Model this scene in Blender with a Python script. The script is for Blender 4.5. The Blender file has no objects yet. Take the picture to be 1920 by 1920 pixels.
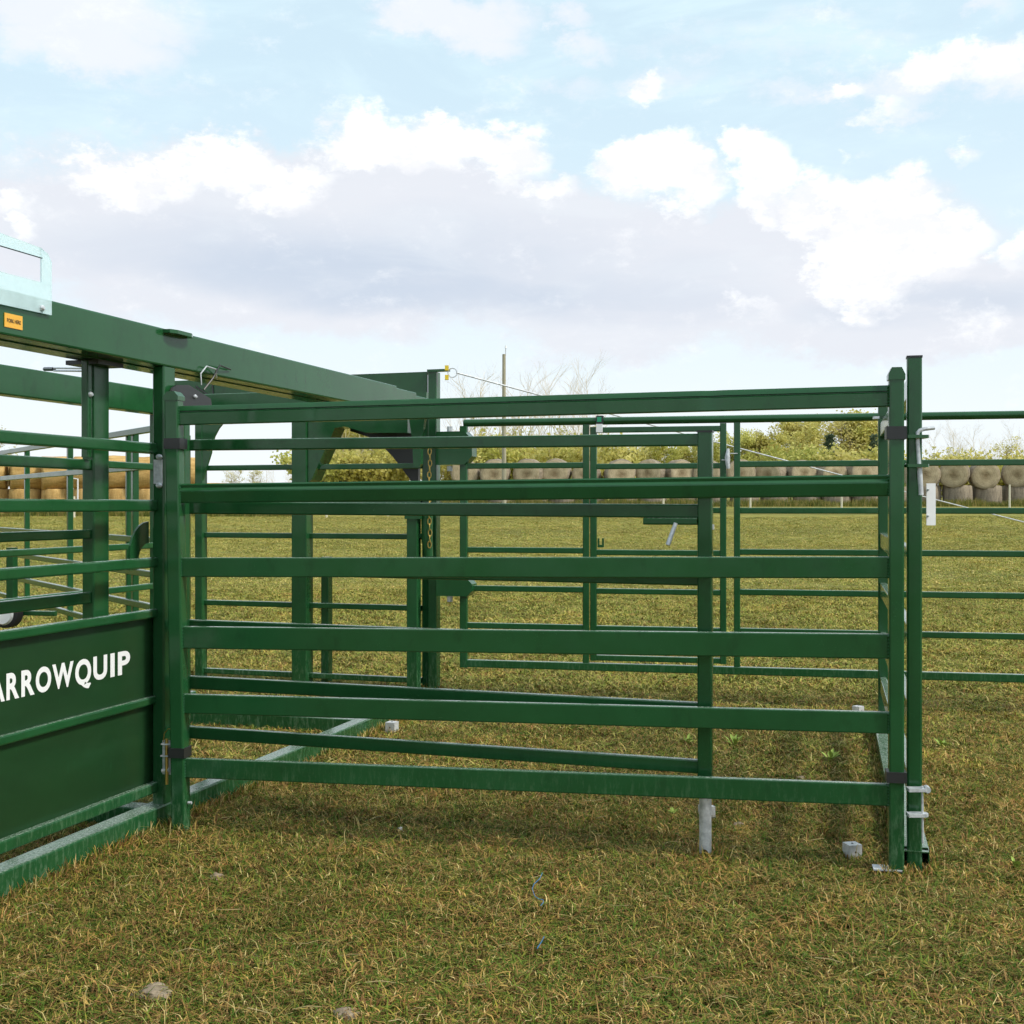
import bpy, bmesh, math, random
import numpy as np
from mathutils import Vector, Matrix, noise
random.seed(7); np.random.seed(7)
R = math.radians
sc = bpy.context.scene
col = sc.collection
F, HZ, EYE = 2240.0, 948.0, 1.4      # focal length and horizon row of the 1920 px frame, eye height

# ------------------------------------------------------------------ camera
cam = bpy.data.objects.new('camera', bpy.data.cameras.new('camera'))
col.objects.link(cam); sc.camera = cam
cam.location = (0, 0, EYE); cam.rotation_euler = (R(90), 0, 0)
cam.data.sensor_width = 36; cam.data.lens = 36*F/1920
cam.data.shift_y = (HZ-960)/1920
cam.data.clip_start = 0.05; cam.data.clip_end = 3000

# ------------------------------------------------------------------ world and sun
SUN_EL, SUN_AZ = 46, 118             # degrees; azimuth clockwise from +Y (view direction)
world = bpy.data.worlds.new('World'); sc.world = world; world.use_nodes = True
wn = world.node_tree; N = wn.nodes; L = wn.links; N.clear()
def node(t, loc=None, **kw):
    n = N.new(t)
    for k, v in kw.items(): setattr(n, k, v)
    return n
def M(op, a, b=None, c=None, clamp=False):
    n = N.new('ShaderNodeMath'); n.operation = op; n.use_clamp = clamp
    for i, x in enumerate((a, b, c)):
        if x is None: continue
        if isinstance(x, (int, float)): n.inputs[i].default_value = x
        else: L.new(x, n.inputs[i])
    return n.outputs[0]
def mixc(f, a, b):
    n = N.new('ShaderNodeMix'); n.data_type = 'RGBA'
    for s, x in ((n.inputs[0], f), (n.inputs[6], a), (n.inputs[7], b)):
        if isinstance(x, (int, float)): s.default_value = x
        elif isinstance(x, tuple): s.default_value = (*x, 1)
        else: L.new(x, s)
    return n.outputs[2]
def smooth(x, lo, hi):
    n = N.new('ShaderNodeMapRange'); n.interpolation_type = 'SMOOTHSTEP'
    L.new(x, n.inputs[0]); n.inputs[1].default_value = lo; n.inputs[2].default_value = hi
    return n.outputs[0]
tc = node('ShaderNodeTexCoord')
sep = node('ShaderNodeSeparateXYZ'); L.new(tc.outputs['Generated'], sep.inputs[0])
AZ = M('ARCTAN2', sep.outputs[0], sep.outputs[1]); EL = M('ARCSINE', sep.outputs[2])
def noi(scale, detail=6, rough=.55, sx=1, sz=1.6, off=0, dist=0):
    mp = node('ShaderNodeMapping'); L.new(tc.outputs['Generated'], mp.inputs[0])
    mp.inputs['Scale'].default_value = (sx, sx, sz); mp.inputs['Location'].default_value = (off, off*.7, off*.3)
    n = node('ShaderNodeTexNoise'); L.new(mp.outputs[0], n.inputs['Vector'])
    n.inputs['Scale'].default_value = scale; n.inputs['Detail'].default_value = detail
    n.inputs['Roughness'].default_value = rough; n.inputs['Distortion'].default_value = dist
    return n.outputs[0]
nA = noi(9, 5, .6, off=3.1); nB = noi(9, 5, .6, off=8.4); nF = noi(26, 8, .68, off=1.7); nH = noi(22, 8, .68, off=6.1)
nS = noi(3.2, 3, .5, sz=3.2, off=5.5); nW = noi(7, 5, .6, sx=1, sz=3.5, off=12.3, dist=.6)
WX = M('ADD', AZ, M('MULTIPLY', M('SUBTRACT', nA, .5), .10))
WY = M('ADD', EL, M('MULTIPLY', M('SUBTRACT', nB, .5), .07))
WX = M('ADD', WX, M('MULTIPLY', M('SUBTRACT', nF, .5), .055))
WY = M('ADD', WY, M('MULTIPLY', M('SUBTRACT', nH, .5), .045))
def dirpix(u, v):
    az = math.atan((u-960)/F); el = math.atan((HZ-v)/F*math.cos(az)); return az, el
def blobs(lst, x=None, y=None, fade=1):
    x = WX if x is None else x; y = WY if y is None else y
    acc = None; cv = N.new('ShaderNodeCombineXYZ'); L.new(x, cv.inputs[0]); L.new(y, cv.inputs[1])
    for (u, v, ru, rv, a) in lst:
        az, el = dirpix(u, v)
        q = N.new('ShaderNodeVectorMath'); q.operation = 'MULTIPLY_ADD'; L.new(cv.outputs[0], q.inputs[0])
        q.inputs[1].default_value = (F/ru, F/rv, 0); q.inputs[2].default_value = (-az*F/ru, -el*F/rv, 0)
        if fade != 1:      # the underside fades more slowly than the top
            w = N.new('ShaderNodeVectorMath'); w.operation = 'MULTIPLY'; L.new(q.outputs[0], w.inputs[0]); w.inputs[1].default_value = (1, fade, 0)
            w2 = N.new('ShaderNodeVectorMath'); w2.operation = 'MAXIMUM'; L.new(w.outputs[0], w2.inputs[0]); L.new(q.outputs[0], w2.inputs[1]); q = w2
        d = N.new('ShaderNodeVectorMath'); d.operation = 'DOT_PRODUCT'; L.new(q.outputs[0], d.inputs[0]); L.new(q.outputs[0], d.inputs[1])
        g = M('MULTIPLY_ADD', d.outputs['Value'], -a, a)
        acc = M('MAXIMUM', g, 0 if acc is None else acc)
    return acc
white = [(235,312,150,52,.85),(430,296,120,50,.9),(545,335,110,50,.8),(700,262,120,52,.9),(800,268,150,48,1),(925,290,110,50,1),(640,225,60,26,.45),
         (1220,290,120,48,1),(1280,320,70,60,1),(1400,262,62,40,.9),(1420,320,85,80,1),(1500,375,80,60,.9),(1585,440,100,95,1),(1670,420,110,100,1),(1745,455,110,70,1),
         (1640,520,90,50,.9),(1690,390,70,60,1),(40,372,50,20,.35),(70,430,45,22,.4),(1040,345,80,26,.5),(1215,150,46,26,.6),(1840,120,150,40,.7),(1760,110,60,26,.6),(1580,155,60,18,.7),
         (1845,282,46,28,.6),(1610,288,30,16,.35),(1400,570,70,26,.3),(1905,460,40,45,.7),(1660,200,60,20,.45),(1880,600,120,30,.3)]
soft = [(120,20,240,85,1),(190,100,150,70,.9),(60,80,110,60,.8),(270,45,110,60,.7),(840,25,190,60,1),(900,75,110,45,.8),(1090,75,55,40,.6),(1060,20,60,30,.6),(300,165,110,24,.3),(20,120,45,30,.6),
        (1060,165,90,34,.45),(1240,150,130,40,.5),(1780,150,230,55,.7),(1560,155,230,30,.45),(1700,205,130,24,.5),(1350,60,420,30,.3),(1500,95,400,26,.32),(1860,25,50,26,.5),(1500,520,220,60,.5)]
grey = [(520,360,620,110,.8),(1500,470,420,130,.75),(330,430,480,140,1),(650,480,560,150,1),(950,470,520,160,1),(1150,560,420,120,.9),(1700,590,420,90,.9),(60,420,260,110,.9),(1250,480,250,110,.8),(1850,540,220,70,.8),(500,560,500,90,.7)]
dark = [(500,470,420,90,.55),(900,500,420,120,.5),(1100,560,400,60,.55),(620,500,420,80,1),(760,545,300,60,1),(960,560,260,50,.8),(1010,480,200,50,.5),(560,455,300,50,.6),(1640,590,200,40,.45),(1860,555,160,40,.6),(1130,540,220,50,.5),(1330,510,160,40,.3)]
dW = blobs(white, fade=.72); dS = blobs(soft); dG = blobs(grey)
WX2 = M('ADD', AZ, M('MULTIPLY', M('SUBTRACT', nS, .5), .25)); WY2 = M('ADD', EL, M('MULTIPLY', M('SUBTRACT', nA, .5), .035))
dD = blobs(dark, WX2, WY2)
# the sky outside the picture goes on with scattered clouds of the same kind
away = M('MAXIMUM', smooth(M('ABSOLUTE', AZ), .44, .62), smooth(EL, .42, .56))
nG = noi(2.6, 7, .6, sz=2.2, off=2.2)
gen = smooth(nG, .50, .60); genW = smooth(nG, .56, .66)
sky = node('ShaderNodeTexSky'); sky.sky_type = 'NISHITA'; sky.sun_disc = False
sky.sun_elevation = R(SUN_EL); sky.sun_rotation = R(SUN_AZ); sky.air_density = 1.0; sky.dust_density = 1.2; sky.ozone_density = 1.0
skyc = node('ShaderNodeVectorMath', operation='SCALE'); L.new(sky.outputs[0], skyc.inputs[0]); skyc.inputs['Scale'].default_value = 1.7
K = 10.0                              # Background strength is 0.1: cloud radiances are given times ten
def c10(r, g, b): return (r*K, g*K, b*K)
veil = M('ADD', M('MULTIPLY', smooth(nW, .42, .78), .20), .82)
base = mixc(veil, skyc.outputs[0], c10(.685, .865, .95))
lowhaze = M('SUBTRACT', 1, smooth(EL, .0, .36))
base = mixc(M('MULTIPLY', lowhaze, .85), base, c10(.875, .925, .965))
fS = M('MULTIPLY', smooth(M('ADD', dS, M('MULTIPLY', M('SUBTRACT', nF, .5), .8)), .05, .80), .85)
base = mixc(fS, base, c10(.86, .885, .955))
fG = smooth(M('ADD', dG, M('MULTIPLY', M('SUBTRACT', nF, .5), .35)), .06, .55)
greyc = mixc(smooth(M('ADD', dD, M('MULTIPLY', M('SUBTRACT', nW, .5), .9)), -.25, 1.15), c10(.785, .805, .865), c10(.57, .645, .765))
greyc = mixc(M('MULTIPLY', smooth(nW, .45, .7), .35), greyc, c10(.86, .89, .93))
base = mixc(M('MULTIPLY', fG, .93), base, greyc)
fW = smooth(M('ADD', dW, M('MULTIPLY', M('SUBTRACT', nF, .5), 1.5)), .02, .92)
base = mixc(fW, base, mixc(smooth(nH, .47, .60), c10(1.14, 1.14, 1.13), c10(.90, .91, .945)))
lowband = M('MULTIPLY', smooth(M('MULTIPLY', EL, -1), -.115, -.02), .8)
base = mixc(lowband, base, c10(.88, .935, .96))
gencol = mixc(genW, c10(1.15, 1.15, 1.16), c10(.74, .79, .88))
base = mixc(M('MULTIPLY', M('MULTIPLY', away, gen), .9), base, gencol)
bg = node('ShaderNodeBackground'); L.new(base, bg.inputs[0]); bg.inputs[1].default_value = 0.1
wo = node('ShaderNodeOutputWorld'); L.new(bg.outputs[0], wo.inputs[0])
world.cycles.sampling_method = 'MANUAL'; world.cycles.sample_map_resolution = 1024

sun = bpy.data.objects.new('sun', bpy.data.lights.new('sun', 'SUN')); col.objects.link(sun)
sun.data.energy = 3.1; sun.data.angle = R(9.0); sun.data.color = (1, .95, .86)
sv = Vector((math.sin(R(SUN_AZ))*math.cos(R(SUN_EL)), math.cos(R(SUN_AZ))*math.cos(R(SUN_EL)), math.sin(R(SUN_EL))))
sun.rotation_euler = sv.to_track_quat('Z', 'Y').to_euler()
sc.view_settings.view_transform = 'Standard'; sc.view_settings.look = 'None'
sc.cycles.max_bounces = 5; sc.cycles.adaptive_threshold = .03; sc.cycles.diffuse_bounces = 3; sc.cycles.glossy_bounces = 3; sc.cycles.transparent_max_bounces = 6
sc.view_settings.exposure = .12; sc.view_settings.gamma = 1; sc.view_settings.use_curve_mapping = False

# ------------------------------------------------------------------ materials
def mat(name, base, rough=.5, metal=0, build=None, spec=.5, coat=0):
    m = bpy.data.materials.new(name); m.use_nodes = True
    nt = m.node_tree; b = nt.nodes['Principled BSDF']
    b.inputs['Base Color'].default_value = (*base, 1); b.inputs['Roughness'].default_value = rough
    b.inputs['Metallic'].default_value = metal; b.inputs['Specular IOR Level'].default_value = spec
    b.inputs['Coat Weight'].default_value = coat
    if build: build(nt, b)
    return m
def nz(nt, scale, detail=4, rough=.6, coord='Object', sc3=(1, 1, 1), kind='ShaderNodeTexNoise'):
    t = nt.nodes.new('ShaderNodeTexCoord'); mp = nt.nodes.new('ShaderNodeMapping'); n = nt.nodes.new(kind)
    mp.inputs['Scale'].default_value = sc3
    if coord == 'World':
        g = nt.nodes.new('ShaderNodeNewGeometry'); nt.links.new(g.outputs['Position'], mp.inputs[0])
    else: nt.links.new(t.outputs[coord], mp.inputs[0])
    nt.links.new(mp.outputs[0], n.inputs['Vector']); n.inputs['Scale'].default_value = scale
    if kind == 'ShaderNodeTexNoise':
        n.inputs['Detail'].default_value = detail; n.inputs['Roughness'].default_value = rough
    return n
def ramp(nt, src, stops):
    r = nt.nodes.new('ShaderNodeValToRGB'); el = r.color_ramp.elements
    while len(el) < len(stops): el.new(.5)
    for e, (p, c) in zip(el, stops): e.position = p; e.color = (*c, 1) if isinstance(c, tuple) else (c, c, c, 1)
    nt.links.new(src, r.inputs[0]); return r.outputs[0]
def mixn(nt, f, a, b, blend='MIX'):
    n = nt.nodes.new('ShaderNodeMix'); n.data_type = 'RGBA'; n.blend_type = blend
    for s, x in ((n.inputs[0], f), (n.inputs[6], a), (n.inputs[7], b)):
        if isinstance(x, (int, float)): s.default_value = x
        elif isinstance(x, tuple): s.default_value = (*x, 1)
        else: nt.links.new(x, s)
    return n.outputs[2]
def bump(nt, b, h, strength=.2, dist=.01):
    n = nt.nodes.new('ShaderNodeBump'); nt.links.new(h, n.inputs['Height'])
    n.inputs['Strength'].default_value = strength; n.inputs['Distance'].default_value = dist
    nt.links.new(n.outputs[0], b.inputs['Normal'])

def paint_build(nt, b):
    big = nz(nt, 2.3, 5); blotch = ramp(nt, big.outputs[0], [(.3, (.012, .066, .021)), (.55, (.0145, .081, .026)), (.8, (.020, .096, .034))])
    sp = nz(nt, 210, 2, .5); spk = ramp(nt, sp.outputs[0], [(.66, 0.), (.72, 1.)])
    region = ramp(nt, nz(nt, 6, 3).outputs[0], [(.5, 0.), (.68, .4)])
    mm = nt.nodes.new('ShaderNodeMath'); mm.operation = 'MULTIPLY'; nt.links.new(spk, mm.inputs[0]); nt.links.new(region, mm.inputs[1])
    c = mixn(nt, mm.outputs[0], blotch, (.08, .26, .12))
    # dust settled on upward faces, lightened to paint in highlights along rail tops
    g = nt.nodes.new('ShaderNodeNewGeometry'); sx = nt.nodes.new('ShaderNodeSeparateXYZ'); nt.links.new(g.outputs['Normal'], sx.inputs[0])
    up = ramp(nt, sx.outputs[2], [(.75, 0.), (.98, 1.)]); dn = ramp(nt, nz(nt, 90, 6, .7).outputs[0], [(.45, .10), (.75, .65)])
    m2 = nt.nodes.new('ShaderNodeMath'); m2.operation = 'MULTIPLY'; nt.links.new(up, m2.inputs[0]); nt.links.new(dn, m2.inputs[1])
    c = mixn(nt, m2.outputs[0], c, (.55, .58, .54))
    # scuffs: fine scratches, and worn paint close to the ground
    g2 = nt.nodes.new('ShaderNodeNewGeometry'); s2 = nt.nodes.new('ShaderNodeSeparateXYZ'); nt.links.new(g2.outputs['Position'], s2.inputs[0])
    lo = ramp(nt, s2.outputs[2], [(.05, .8), (.38, 0.)]); wn_ = ramp(nt, nz(nt, 55, 5, .75, sc3=(1, 1, .25)).outputs[0], [(.50, 0.), (.66, .8)])
    m3 = nt.nodes.new('ShaderNodeMath'); m3.operation = 'MULTIPLY'; nt.links.new(lo, m3.inputs[0]); nt.links.new(wn_, m3.inputs[1])
    c = mixn(nt, m3.outputs[0], c, (.13, .22, .13))
    scr = ramp(nt, nz(nt, 34, 6, .8, sc3=(.15, 1, 1)).outputs[0], [(.67, 0.), (.74, .45)]); c = mixn(nt, scr, c, (.10, .24, .13))
    drk = ramp(nt, nz(nt, 11, 5, .7, sc3=(1, 1, .5)).outputs[0], [(.30, .45), (.45, 0.)]); c = mixn(nt, drk, c, (.010, .045, .016))
    nt.links.new(c, b.inputs['Base Color'])
    rr = ramp(nt, nz(nt, 5, 5, .7).outputs[0], [(.3, .10), (.7, .24)])
    nt.links.new(rr, b.inputs['Roughness'])
    bump(nt, b, nz(nt, 30, 3).outputs[0], .025, .004)
GREEN = mat('green_powder_coat', (.016, .11, .04), .3, build=paint_build, coat=0, spec=.42)
def sheet_build(nt, b):
    n = nz(nt, 3, 5, sc3=(.6, 1, 2.2)); c = ramp(nt, n.outputs[0], [(.3, (.0085, .036, .011)), (.6, (.0105, .047, .014)), (.85, (.015, .062, .022))])
    sc2 = ramp(nt, nz(nt, 60, 4, .7, sc3=(1, 1, .12)).outputs[0], [(.62, 0.), (.75, .5)])
    c = mixn(nt, sc2, c, (.022, .11, .042)); nt.links.new(c, b.inputs['Base Color'])
    bump(nt, b, nz(nt, 1.8, 2).outputs[0], .45, .03)
SHEET = mat('green_sheet_steel', (.012, .085, .03), .36, build=sheet_build, coat=.1)
def galv_build(nt, b):
    n = nz(nt, 40, 3, .6); nt.links.new(ramp(nt, n.outputs[0], [(.35, (.42, .44, .46)), (.65, (.66, .68, .70))]), b.inputs['Base Color'])
    nt.links.new(ramp(nt, nz(nt, 25, 3).outputs[0], [(.3, .3), (.7, .5)]), b.inputs['Roughness'])
GALV = mat('galvanised_steel', (.6, .62, .64), .4, .35, galv_build)
BLACK = mat('shade_black', (.02, .021, .022), .38, .0)
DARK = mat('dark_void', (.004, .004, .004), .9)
BRASS = mat('brass_zinc', (.55, .38, .10), .35, .8)
YELLOW = mat('yellow_plastic', (.75, .55, .03), .45)
WHITE = mat('white_plastic', (.80, .80, .80), .5)
TANK = mat('white_vinyl_lettering', (.82, .82, .82), .6)
INK = mat('black_ink', (.03, .025, .02), .7)
ORANGE = mat('amber_sticker', (.80, .42, .05), .5)
RUBBER = mat('black_rubber', (.02, .02, .02), .75)
BLUE = mat('blue_twine', (.03, .20, .42), .6)
def visor_build(nt, b):
    tr = nt.nodes.new('ShaderNodeBsdfTransparent'); tr.inputs[0].default_value = (.93, .985, .99, 1)
    mx = nt.nodes.new('ShaderNodeMixShader'); f = ramp(nt, nz(nt, 7, 4).outputs[0], [(.3, .42), (.7, .62)])
    nt.links.new(f, mx.inputs[0]); nt.links.new(tr.outputs[0], mx.inputs[1]); nt.links.new(b.outputs[0], mx.inputs[2])
    nt.links.new(mx.outputs[0], nt.nodes['Material Output'].inputs[0])
VISOR = mat('clear_polycarbonate', (.72, .90, .92), .25, build=visor_build)
def conc_build(nt, b):
    c = ramp(nt, nz(nt, 60, 4).outputs[0], [(.35, (.50, .50, .50)), (.7, (.68, .68, .68))]); nt.links.new(c, b.inputs['Base Color'])
CUBE = mat('dull_aluminium', (.5, .5, .5), .5, .3, conc_build)
def stone_build(nt, b):
    c = ramp(nt, nz(nt, 30, 5).outputs[0], [(.3, (.15, .11, .07)), (.7, (.33, .26, .18))]); nt.links.new(c, b.inputs['Base Color'])
    bump(nt, b, nz(nt, 40, 5).outputs[0], .6, .01)
STONE = mat('earthy_stone', (.4, .32, .24), .9, build=stone_build)
def wood_build(nt, b):
    c = ramp(nt, nz(nt, 8, 4, sc3=(1, 1, .1)).outputs[0], [(.3, (.24, .22, .15)), (.7, (.40, .37, .27))]); nt.links.new(c, b.inputs['Base Color'])
POLE = mat('weathered_pole_wood', (.3, .27, .2), .85, build=wood_build)
def attr_build(nt, b):
    a = nt.nodes.new('ShaderNodeAttribute'); a.attribute_name = 'col'
    big = ramp(nt, nz(nt, .55, 4, .6, 'World').outputs[0], [(.30, (.88, .86, .76)), (.5, (1.10, 1.09, 1.0)), (.72, (1.32, 1.18, .98))])
    c = mixn(nt, 1., a.outputs['Color'], big, 'MULTIPLY')
    sm = ramp(nt, nz(nt, 3.2, 3, .6, 'World').outputs[0], [(.33, (.80, .88, .76)), (.5, (1., 1., 1.)), (.70, (1.18, 1.04, .94))])
    c = mixn(nt, 1., c, sm, 'MULTIPLY')
    nt.links.new(c, b.inputs['Base Color'])
GRASS = mat('mixed_grass_blades', (.1, .1, .03), .75, build=attr_build, spec=.12)
def ground_build(nt, b):
    far = nt.nodes.new('ShaderNodeNewGeometry'); sx = nt.nodes.new('ShaderNodeSeparateXYZ'); nt.links.new(far.outputs['Position'], sx.inputs[0])
    f1 = nz(nt, 14, 8, .72, 'World'); f2 = nz(nt, 1.3, 6, .65, 'World'); f3 = nz(nt, .16, 4, .6, 'World', (1, 2.2, 1))
    near = ramp(nt, f1.outputs[0], [(.30, (.035, .035, .012)), (.46, (.095, .082, .024)), (.60, (.17, .13, .045)), (.75, (.26, .19, .08))])
    farc = ramp(nt, f1.outputs[0], [(.30, (.140, .140, .034)), (.5, (.215, .202, .054)), (.7, (.29, .255, .082))])
    mr = nt.nodes.new('ShaderNodeMapRange'); nt.links.new(sx.outputs[1], mr.inputs[0]); mr.inputs[1].default_value = 5; mr.inputs[2].default_value = 20
    c = mixn(nt, mr.outputs[0], near, farc); f4 = nz(nt, 2.2, 5, .75, 'World', (1, .45, 1)); c = mixn(nt, 1., c, ramp(nt, f4.outputs[0], [(.32, (.72, .76, .66)), (.5, (1., 1., 1.)), (.68, (1.25, 1.18, 1.1))]), 'MULTIPLY')
    c = mixn(nt, 1., c, ramp(nt, f2.outputs[0], [(.3, (.68, .76, .66)), (.5, (1., 1., 1.)), (.7, (1.22, 1.08, .9))]), 'MULTIPLY')
    c = mixn(nt, 1., c, ramp(nt, f3.outputs[0], [(.36, (.72, .78, .72)), (.5, (1., 1., 1.)), (.66, (1.15, 1.05, .95))]), 'MULTIPLY')
    wv = nz(nt, .055, 2, .5, 'World', (.12, 2.4, 1)); c = mixn(nt, 1., c, ramp(nt, wv.outputs[0], [(.40, (.80, .80, .76)), (.52, (1., 1., 1.)), (.64, (1.12, 1.12, 1.06))]), 'MULTIPLY')
    nt.links.new(c, b.inputs['Base Color']); bump(nt, b, f1.outputs[0], .6, .03)
GROUND = mat('pasture_ground', (.1, .09, .04), .95, build=ground_build, spec=.1)

# ------------------------------------------------------------------ helpers
def terrain(x, y):
    d = max(0., y-12)/66.
    z = 1.4*d**1.3 if d < 1 else 1.4+1.3*(1-math.exp(-(d-1)*1.5))
    near = max(0., 1-abs(y-6)/16)
    z += (noise.noise(Vector((x*.9, y*.9, 0)))*.014 + noise.noise(Vector((x*3.1, y*3.1, 5)))*.007)*near
    if y > 14: z += noise.noise(Vector((x*.12, y*.12, 2)))*.05*min(1, (y-14)/10)
    return z
def at(u, v, Y): return Vector(((u-960)/F*Y, Y, EYE-(v-HZ)/F*Y))
def tag(o, label=None, cat=None, group=None, kind=None):
    if label: o['label'] = label
    if cat: o['category'] = cat
    if group: o['group'] = group
    if kind: o['kind'] = kind
    return o
def empty(name, loc, rz=0):
    o = bpy.data.objects.new(name, None); col.objects.link(o); o.location = loc; o.rotation_euler.z = rz
    o.empty_display_size = .1; return o
class MB:
    def __init__(s): s.v = []; s.f = []; s.m = []
    def add(s, vs, fs, mi=0):
        o = len(s.v); s.v += [tuple(p) for p in vs]; s.f += [tuple(i+o for i in f) for f in fs]; s.m += [mi]*len(fs); return s
    def box(s, a, b, mi=0):
        x0, y0, z0 = a; x1, y1, z1 = b
        vs = [(x, y, z) for x in (x0, x1) for y in (y0, y1) for z in (z0, z1)]
        return s.add(vs, [(0,1,3,2), (4,6,7,5), (0,4,5,1), (2,3,7,6), (0,2,6,4), (1,5,7,3)], mi)
    def sweep(s, p0, p1, prof, upv=(0, 0, 1), mi=0, caps=True):
        p0 = Vector(p0); p1 = Vector(p1); d = (p1-p0).normalized(); up = Vector(upv)
        if abs(d.dot(up)) > .95: up = Vector((0, 1, 0))
        side = d.cross(up).normalized(); u2 = side.cross(d).normalized(); n = len(prof)
        vs = [p0+side*a+u2*b for a, b in prof]+[p1+side*a+u2*b for a, b in prof]
        fs = [(i, (i+1) % n, n+(i+1) % n, n+i) for i in range(n)]
        if caps: fs += [tuple(range(n))[::-1], tuple(range(n, 2*n))]
        return s.add(vs, fs, mi)
    def bar(s, p0, p1, w, h, r=.005, mi=0, upv=(0, 0, 1)):      # w: sideways, h: along up
        return s.sweep(p0, p1, rrect(w, h, r), upv, mi)
    def tube(s, pts, rad, n=8, mi=0, caps=True):
        pts = [Vector(p) for p in pts]; rads = rad if isinstance(rad, (list, tuple)) else [rad]*len(pts); o = len(s.v); prev = None
        for i, p in enumerate(pts):
            d = (pts[min(i+1, len(pts)-1)]-pts[max(i-1, 0)]).normalized()
            up = Vector((0, 0, 1)) if abs(d.z) < .9 else Vector((1, 0, 0))
            if prev is not None: up = prev
            a = d.cross(up).normalized(); b = a.cross(d).normalized(); prev = b
            for k in range(n):
                t = 2*math.pi*k/n; s.v.append(tuple(p+(a*math.cos(t)+b*math.sin(t))*rads[i]))
        for i in range(len(pts)-1):
            for k in range(n):
                s.f.append((o+i*n+k, o+i*n+(k+1) % n, o+(i+1)*n+(k+1) % n, o+(i+1)*n+k)); s.m.append(mi)
        if caps:
            s.f.append(tuple(o+k for k in range(n))[::-1]); s.m.append(mi)
            s.f.append(tuple(o+(len(pts)-1)*n+k for k in range(n))); s.m.append(mi)
        return s
    def prism(s, pts, a, b, plane='xz', mi=0):     # polygon in x-z (thickness along y) or y-z (along x) or x-y (along z)
        n = len(pts)
        def q(p, t): return {'xz': (p[0], t, p[1]), 'yz': (t, p[0], p[1]), 'xy': (p[0], p[1], t)}[plane]
        vs = [q(p, a) for p in pts]+[q(p, b) for p in pts]
        return s.add(vs, [tuple(range(n)), tuple(range(n, 2*n))[::-1]]+[(i, n+i, n+(i+1) % n, (i+1) % n) for i in range(n)], mi)
    def mesh(s, name, mats):
        me = bpy.data.meshes.new(name); me.from_pydata(s.v, [], s.f)
        for m in (mats if isinstance(mats, (list, tuple)) else [mats]): me.materials.append(m)
        me.polygons.foreach_set('material_index', s.m)
        bm = bmesh.new(); bm.from_mesh(me); bmesh.ops.recalc_face_normals(bm, faces=bm.faces); bm.to_mesh(me); bm.free()
        me.update(); return me
    def build(s, name, mats, parent=None, smooth=False):
        me = s.mesh(name, mats)
        if smooth:
            me.polygons.foreach_set('use_smooth', [True]*len(me.polygons)); me.set_sharp_from_angle(angle=R(42))
        o = bpy.data.objects.new(name, me); col.objects.link(o)
        if parent is not None: o.parent = parent
        return o
def rrect(w, h, r, k=2):
    r = min(r, w*.45, h*.45); out = []
    for cx, cy, a0 in ((w/2-r, h/2-r, 0), (-w/2+r, h/2-r, 90), (-w/2+r, -h/2+r, 180), (w/2-r, -h/2+r, 270)):
        for i in range(k+1):
            a = R(a0+90*i/k); out.append((cx+r*math.cos(a), cy+r*math.sin(a)))
    return out
def bar(name, p0, p1, w, h, parent, m=GREEN, r=.006, upv=(0, 0, 1)): return MB().bar(p0, p1, w, h, r, 0, upv).build(name, m, parent)
def post(name, x, y, z0, z1, w, d, parent, m=GREEN, dx=0):      # upright tube: w along x, d along y
    return MB().sweep((x, y, z0), (x+dx, y, z1), rrect(w, d, .007), (0, 1, 0)).build(name, m, parent)
def tube(name, pts, rad, parent, m=GREEN, n=10): return MB().tube(pts, rad, n).build(name, m, parent, True)
def bolt(name, p, rad, parent, m=GALV, axis=(0, -1, 0), ln=.012):
    p = Vector(p); a = Vector(axis); return MB().tube([p-a*.004, p+a*ln*.5, p+a*ln], [rad, rad, rad*.55], 8).build(name, m, parent)
def local(P, d, u, t=0):      # distance along the line P + s d (+ t to its right) where picture column u crosses it
    b = (d[1], -d[0]); k = (u-960)/F; x0 = P[0]+t*b[0]; y0 = P[1]+t*b[1]
    s = (k*y0-x0)/(d[0]-k*d[1]); return s

# ------------------------------------------------------------------ ground
def build_ground():
    n = 420; a = np.linspace(-1, 1, n)
    xs = np.sinh(a*6.6)/math.sinh(6.6)*900; ys = np.sinh(a*6.6)/math.sinh(6.6)*900+5
    vs = [(x, y, terrain(x, y)) for y in ys for x in xs]
    fs = [(j*n+i, j*n+i+1, (j+1)*n+i+1, (j+1)*n+i) for j in range(n-1) for i in range(n-1)]
    me = bpy.data.meshes.new('ground'); me.from_pydata(vs, [], fs); me.materials.append(GROUND)
    me.polygons.foreach_set('use_smooth', [True]*len(me.polygons))
    o = bpy.data.objects.new('ground', me); col.objects.link(o); tag(o, 'short dry pasture rising gently towards the bales', kind='structure')
build_ground()

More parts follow.
